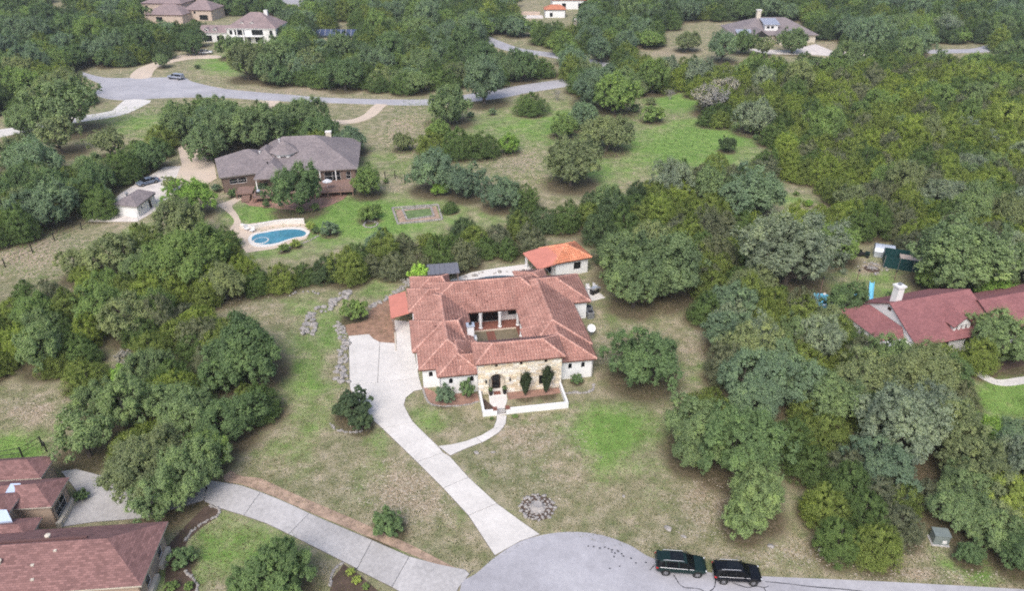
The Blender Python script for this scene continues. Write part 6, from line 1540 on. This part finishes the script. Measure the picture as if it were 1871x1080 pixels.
for i, (x, y, w_, tn, lab) in enumerate(((478,341,26,'b','grey shrub by the stairs of the grey roofed house'),(425,352,24,'d','dark shrub right of the lime green tree'),(395,342,22,'b','silvery bush at the left corner of the grey roofed house'),(486,372,16,'d','small shrub below the lower deck'),
   (575,378,20,'m','small green shrub on the lawn above the kidney pool'),(548,384,18,'m','second small shrub on the lawn above the kidney pool'),(512,372,14,'b','small grey shrub on the red mulch below the deck'),
   (567,412,24,'y','yellow flowering bush at the right end of the kidney pool'),(540,444,26,'y','yellow bush below the kidney pool, right one'),(518,452,24,'m','green bush below the kidney pool, left one'),(577,420,18,'d','dark bush between the yellow bush and the pale shrub tree'),
   (640,1045,18,'y','yellow green mound in the bottom bed, first'),(652,1060,20,'y','yellow green mound in the bottom bed, middle'),(668,1072,18,'m','yellow green mound in the bottom bed, last'),(312,1072,30,'m','low green clump on the dark bed at the bottom left'),(345,1072,22,'m','small low clump at the tip of the dark bed'),
   (400,995,0,'m','')[:0] or (148,905,30,'d','small round shrub beside the wall of the pale court'),(705,330,12,'m','tiny bush by the two dark fence posts'),(1660,540,12,'d','little bush behind the red ridge'),(1490,420,30,'m','green bush at the foot of the large grey oak'),
   (360,121,12,'k','tiny dark conifer on the small lawn of the white house'),(860,208,16,'b','grey shrub below the road oak'),(900,203,18,'b','pale shrub in the top of the meadow'))):
    T_('shrub', x, y, w_, tn, lab, 'shrub')
sv = T_('shrub', 0, 0, 0, 'n', 'bright lime green vine bush over the left end of the patio shelter', 'shrub', world=HW(-5.7,30.5), R=2.2, hs=1.3, idx=1)

# ------------------------------------------------------------------ the woods
def crowd():
    rng = np.random.default_rng(5); out = []; y = 36.0
    obst = np.array([(x, y_, r) for x, y_, r in OCC])
    while y < 520:
        sp = 3.7+max(0, y-60)*.012; sp = min(sp, 8.0); half = 36+y*.76; x = -half+rng.uniform(0, sp)
        while x < half:
            out.append((x+rng.normal()*sp*.22, y+rng.normal()*sp*.22, sp)); x += sp*rng.uniform(.88,1.15)
        y += sp*.86
    A = np.array(out); X, Y, S_ = A.T
    R_ = S_*rng.uniform(.52,.84,len(A)); h = 1.5*R_
    ok = np.ones(len(A), bool)
    px, py = QN(X, Y, 0*X); ok &= ~is_clear(px, py)
    pxt, pyt = QN(X, Y, h*.8); ok &= ~is_clear(pxt, pyt+2)
    for dx in (-.5,.5):
        a, b = QN(X+dx*R_, Y, h*.5); ok &= ~is_clear(a, b)
    px2, py2 = QN(X, Y-R_*.3, h*0); ok &= ~is_clear(px2, py2)
    for i in np.nonzero(ok)[0]:
        d = np.hypot(obst[:,0]-X[i], obst[:,1]-Y[i])
        if np.any(d < obst[:,2]*.75+R_[i]*.35): ok[i] = False
    return X[ok], Y[ok], R_[ok], px[ok], py[ok], S_[ok]
X, Y, R_, PX, PY, S_ = crowd()
rng = np.random.default_rng(9)
patch = np.sin(X*.045+1.3)*np.cos(Y*.037+X*.013)+.6*np.sin(X*.11-Y*.07)
def zone(px, py):
    if px > 1180 and 140 < py < 460: return 'right'
    if px > 1180 and py >= 460: return 'rlow'
    if py <= 140: return 'top'
    if px < 460 and py > 440: return 'left'
    if 440 < px < 1180 and py > 370: return 'rear'
    return 'mid'
n = len(X); kinds = []; tints = []
for i in range(n):
    z = zone(PX[i], PY[i]); u = rng.random(); t = {'right':.13,'rlow':.30,'top':.34,'left':.16,'rear':.10,'mid':.35}[z]+.22*max(0, patch[i])*(z in ('top','mid'))
    k = 'oak' if u < t else 'cedar'; kinds.append(k)
    c = {'right':['cy','c','cy','c','cg','cd'],'rlow':['c','cd','c','cg'],'top':['cd','cd','k','c'],'left':['c','cd','cg','c','cy'],'rear':['cd','cd','k','c'],'mid':['cd','c','cd']}[z] if k == 'cedar' else \
        {'right':['m','s','o','g'],'rlow':['b','g','s','o'],'top':['b','g','b','d','m'],'left':['g','o','m'],'rear':['b','g'],'mid':['b','g','o','d']}[z]
    tints.append(c[rng.integers(len(c))])
R_ = np.where(np.array(kinds) == 'oak', R_*1.12, R_*1.0)
vis = (PX > -70) & (PX < 1941) & (PY > -40) & (PY < 1130)
fs_ = Q(0, 60)[2]
size_px = np.array([Q(a, b)[2]*r for a, b, r in zip(X, Y, R_)])
order = np.argsort(-size_px*vis); quota = {'oak': 300-len([t for t in TREES if t[0] == 'oak']), 'cedar': 300-len([t for t in TREES if t[0] == 'cedar'])}
rest = []
for i in order:
    k = kinds[i]
    if vis[i] and quota[k] > 0:
        quota[k] -= 1; z = zone(PX[i], PY[i]); 
        t_ = T_(k, 0, 0, 0, tints[i], None, 'tree', world=(X[i], Y[i]), R=R_[i], hs=rng.uniform(.8,1.2) if k == 'cedar' else rng.uniform(.95,1.3)); AUTO.append((t_, 'juniper' if k == 'cedar' else 'oak', tints[i]))
    else: rest.append(i)
print('woods', n, 'rest', len(rest), 'quota left', quota)

ADJ = {'c':'olive','cy':'yellowish','cd':'dark','cg':'grey green','k':'very dark','m':'bright green','s':'pale grey','o':'dull olive','g':'mid green','b':'bluish','d':'dark green','y':'yellow green','l':'lime green'}
MARKS = [(325,150,'silver pickup truck'),(445,55,'white two storey house'),(315,20,'far tan house'),(609,65,'solar panels'),(1000,30,'orange tiled far house'),(1410,45,'far hip roofed house'),(520,290,'grey roofed house'),(245,370,'garden shed'),
 (271,330,'blue sedan'),(510,430,'kidney pool'),(761,390,'raised garden bed'),(820,190,'round road oak'),(970,188,'round juniper by the road'),(1100,160,'road bend oaks'),(1108,245,'meadow oak group'),(835,262,'dark row in the meadow'),(1330,262,'lone dark meadow tree'),
 (1298,180,'silver dead tree'),(1375,352,'round oak at the lot end'),(1475,360,'little wood clearing'),(1445,458,'large pale grey oak'),(1590,490,'fire pit'),(1758,465,'large round oak on the right'),(1700,580,'red roofed house'),(1850,730,'bright lawn at the right'),
 (1650,775,'largest pale oak'),(1714,985,'utility cabinet'),(1550,950,'roadside juniper clump'),(1330,800,'tall oak clump'),(1395,690,'blue green oak'),(1290,560,'dark juniper by the east lawn'),(1170,480,'big spreading oaks'),(1025,470,'orange roofed pool house'),
 (800,492,'patio shelter'),(646,566,'bright round shrub'),(590,560,'boulder band'),(440,640,'large dark west lawn oak'),(350,463,'big oak by the pool'),(221,682,'lime green bush'),(60,470,'rocky left slope'),(150,795,'open crowned oak'),(55,870,'lower left roofs'),
 (1690,318,'sandy gap in the right wood'),(1600,185,'pale oak in the right wood'),(1848,215,'yellow green oak at the right edge'),(1770,132,'yellow green upper oak'),(1545,98,'white rocky drive'),(1750,92,'upper right road'),(1730,48,'high pale grey oak'),(65,60,'bluish upper left oak'),
 (35,155,'oak at the left edge'),(120,190,'spreading oak by the turning circle'),(105,245,'clear trunked slope oak'),(85,375,'bluish oak by the post fence'),(540,8,'top edge road'),(1200,98,'bare upper patch'),(750,140,'pale roadside oak'),(700,60,'solar panels') ]
def auto_labels():
    used = {o.get('label'): [] for o in SC.objects if o.get('label')}
    for t, nm, tn in AUTO:
        x, y, s = Q(t.location.x, t.location.y, 1.5); R0 = t.scale[0]
        c = sorted(((math.hypot(x-a, (y-b)*1.6), a, b, n_) for a, b, n_ in MARKS))[:6]
        size = 'small ' if R0 < 2.3 else ('big ' if R0 > 3.4 else '')
        done = None
        for d_, a, b, n_ in c:
            dx, dy = x-a, y-b; side = '' if abs(dx) < abs(dy)*.5 else ('left of' if dx < 0 else 'right of'); dep = '' if abs(dy) < abs(dx)*.35 else ('behind' if dy < 0 else 'in front')
            w_ = {('left of',''):'left of',('right of',''):'right of',('','behind'):'behind',('','in front'):'in front of',('left of','behind'):'behind and left of',('right of','behind'):'behind and right of',('left of','in front'):'in front and left of',('right of','in front'):'in front and right of'}.get((side, dep), 'beside')
            m_ = math.hypot(*(np.array(P(a, b))-np.array([t.location.x, t.location.y]))); far = 'close ' if m_ < 12 else ('well ' if m_ > 30 else '')
            for pre in ('', size, size+far):
                l_ = f"{size if pre != '' else ''}{ADJ.get(tn,'green')} {nm} {far if pre == size+far else ''}{w_} the {n_}"
                if l_ not in used and len(l_.split()) <= 16: done = l_; break
            if done: break
        if done is None: done = l_
        used.setdefault(done, []).append(t); t['label'] = done
    for l_, ts in used.items():
        if len(ts) > 1:
            for t in ts: t['group'] = l_
    print('auto labels', len(AUTO), 'distinct', len(used))
auto_labels()

def woods_mass(idx):
    pts = np.stack([X[idx], Y[idx], 0*X[idx]], 1).astype(np.float32); m = len(idx)
    me = bpy.data.meshes.new('distant_woods'); me.vertices.add(m); me.vertices.foreach_set('co', pts.ravel())
    kd = np.array([(0 if kinds[i] == 'oak' else 5)+rng.integers(0, 5) for i in idx], np.int32)
    a = me.attributes.new('pick', 'INT', 'POINT'); a.data.foreach_set('value', kd)
    rr = R_[idx]; hs = rng.uniform(.85,1.2,m)
    a = me.attributes.new('siz', 'FLOAT_VECTOR', 'POINT'); a.data.foreach_set('vector', np.stack([rr, rr, rr*hs], 1).astype(np.float32).ravel())
    a = me.attributes.new('turn', 'FLOAT_VECTOR', 'POINT'); a.data.foreach_set('vector', np.stack([0*rr, 0*rr, rng.uniform(0,6.28,m)], 1).astype(np.float32).ravel())
    tc = np.array([TINT[tints[i]] for i in idx])*rng.uniform(.88,1.12,(m,1))
    a = me.attributes.new('tcol', 'FLOAT_VECTOR', 'POINT'); a.data.foreach_set('vector', tc.astype(np.float32).ravel())
    o = link('distant_woods', me); tag(o, 'mass of junipers and oaks filling the distant woodland', kind='stuff')
    g = bpy.data.node_groups.new('woods', 'GeometryNodeTree'); g.interface.new_socket('Geometry', in_out='INPUT', socket_type='NodeSocketGeometry'); g.interface.new_socket('Geometry', in_out='OUTPUT', socket_type='NodeSocketGeometry')
    gi = g.nodes.new('NodeGroupInput'); go = g.nodes.new('NodeGroupOutput'); ip = g.nodes.new('GeometryNodeInstanceOnPoints'); g2 = g.nodes.new('GeometryNodeGeometryToInstance')
    src = []
    for kind in ('oak','cedar'):
        for crown, trunk in PROTO[kind][:5]:
            s_ = bpy.data.objects.get(srcname(crown)); src.append(s_)
    for s_ in reversed(src):
        oi = g.nodes.new('GeometryNodeObjectInfo'); oi.inputs[0].default_value = s_; oi.inputs['As Instance'].default_value = True; oi.transform_space = 'ORIGINAL'
        g.links.new(oi.outputs['Geometry'], g2.inputs[0])
    def nattr(nm, ty):
        nd_ = g.nodes.new('GeometryNodeInputNamedAttribute'); nd_.data_type = ty; nd_.inputs[0].default_value = nm; return nd_.outputs[0]
    g.links.new(gi.outputs[0], ip.inputs['Points']); g.links.new(g2.outputs[0], ip.inputs['Instance']); ip.inputs['Pick Instance'].default_value = True
    g.links.new(nattr('pick','INT'), ip.inputs['Instance Index']); g.links.new(nattr('siz','FLOAT_VECTOR'), ip.inputs['Scale'])
    er = g.nodes.new('FunctionNodeEulerToRotation'); g.links.new(nattr('turn','FLOAT_VECTOR'), er.inputs[0]); g.links.new(er.outputs[0], ip.inputs['Rotation'])
    g.links.new(ip.outputs[0], go.inputs[0])
    md = o.modifiers.new('woods', 'NODES'); md.node_group = g
    return o
def srcname(crown):
    for o in SC.objects:
        if o.type == 'MESH' and o.data == crown: return o.name
woods_mass(np.array(rest))

# leaf litter lies under the crowns
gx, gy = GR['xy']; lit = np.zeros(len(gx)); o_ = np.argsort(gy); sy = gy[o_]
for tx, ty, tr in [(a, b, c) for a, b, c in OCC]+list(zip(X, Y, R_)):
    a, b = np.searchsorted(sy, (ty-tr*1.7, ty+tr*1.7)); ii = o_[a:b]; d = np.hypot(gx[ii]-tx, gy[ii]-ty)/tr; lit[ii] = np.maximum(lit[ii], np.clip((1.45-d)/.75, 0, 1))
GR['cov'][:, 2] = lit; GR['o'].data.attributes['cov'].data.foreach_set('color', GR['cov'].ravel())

# ------------------------------------------------------------------ grass tufts (too many to count)
def tufts(n, name, label, col, ymax, smin, smax, zones=None, near=True):
    rng = np.random.default_rng(len(name)+n); 
    if zones:
        w_ = np.array([z[2]*z[3]*z[4] for z in zones]); k = rng.choice(len(zones), n, p=w_/w_.sum()); zz = np.array(zones)[k]
        a = rng.uniform(0,6.28,n); r = np.sqrt(rng.random(n)); px = zz[:,0]+zz[:,2]*r*np.cos(a); py = zz[:,1]+zz[:,3]*r*np.sin(a)
    else:
        px = rng.uniform(-20,1890,n*2); py = rng.uniform(500,1080,n*2); ok = is_clear(px, py); px, py = px[ok][:n], py[ok][:n]
    Xs, Ys = [], []
    dz = -math.sin(CAM_PITCH)-(py-540)/FOC*math.cos(CAM_PITCH); dy = math.cos(CAM_PITCH)-(py-540)/FOC*math.sin(CAM_PITCH); t = -CAM_H/dz
    Xs = (px-935.5)/FOC*t; Ys = dy*t
    keep = np.ones(len(Xs), bool)
    for poly in HARD: keep &= ~inpoly(px, py, poly)
    Xs, Ys = Xs[keep], Ys[keep]; m = len(Xs); s = rng.uniform(smin, smax, m)*(1+np.maximum(0, Ys-60)/150)
    a0 = rng.uniform(0,6.28,m); V = []
    for j in range(3):
        a = a0+j*2.09+rng.normal(0,.3,m); d = np.stack([np.cos(a), np.sin(a), 0*a], 1)*s[:,None]; w2 = np.stack([-np.sin(a), np.cos(a), 0*a], 1)*s[:,None]*.35
        b = np.stack([Xs, Ys, 0*Xs], 1); V += [b-w2, b+w2, b+d*.8+np.stack([0*s,0*s,s*rng.uniform(.5,.9,m)],1)]
    co = np.stack(V, 1).reshape(-1,3); me = bpy.data.meshes.new(name); np_mesh(me, co, np.arange(len(co)).reshape(-1,3))
    at = me.attributes.new('tint','FLOAT','POINT'); at.data.foreach_set('value', np.repeat(rng.normal(.5,.2,m), 9).astype(np.float32))
    me.materials.append(M['leaf']); o = link(name, me); o['tcol'] = list(col); tag(o, label, kind='stuff')
HARD = [np.array(p, float) for p in ([(637,610),(725,625),(722,575),(757,575),(772,715),(740,728),(755,772),(990,975),(905,1020),(683,775)],[(835,1080),(871,1045),(1000,970),(1195,1015),(1390,1050),(1890,1078),(1890,1100),(835,1100)],
        [(380,885),(480,895),(860,1045),(840,1085),(715,1085),(380,925)],[(705,490),(1095,490),(1095,700),(1045,750),(880,765),(760,720)],[(100,850),(400,870),(380,960),(100,970)],[(0,830),(130,860),(300,950),(300,1080),(0,1080)],[(800,812),(925,755),(925,800),(822,838)])]
tufts(26000, 'dry_grass', 'dry tan grass tufts on the open lawns', (.24,.215,.13), 200, .05,.13)
tufts(26000, 'green_grass', 'green grass tufts and weeds on the open lawns', (.12,.16,.06), 200, .05,.12)
tufts(12000, 'meadow_grass', 'taller pale grass and weeds of the meadow', (.24,.33,.14), 400, .08,.18, [(950,280,130,60,1),(1180,260,120,60,1),(760,260,60,80,1),(600,400,160,40,.5),(250,225,90,30,.5),(60,460,120,50,.8),(1300,260,90,40,.4)])

# ------------------------------------------------------------------ thin summer haze over the whole place
b = MB(); b.box(-1500,1500, -60,2550, -1.4, CAM_H+4)
hz = b.build('haze', None); tag(hz, 'thin pale haze in the air', kind='stuff')
m = bpy.data.materials.new('haze_air'); m.use_nodes = True; nt = m.node_tree; nt.nodes.remove(nt.nodes['Principled BSDF'])
pv = nt.nodes.new('ShaderNodeVolumePrincipled'); pv.inputs['Color'].default_value = (.86,.9,.95,1); pv.inputs['Density'].default_value = .00022; pv.inputs['Anisotropy'].default_value = .2
nt.links.new(pv.outputs[0], nt.nodes['Material Output'].inputs['Volume']); hz.data.materials.append(m)
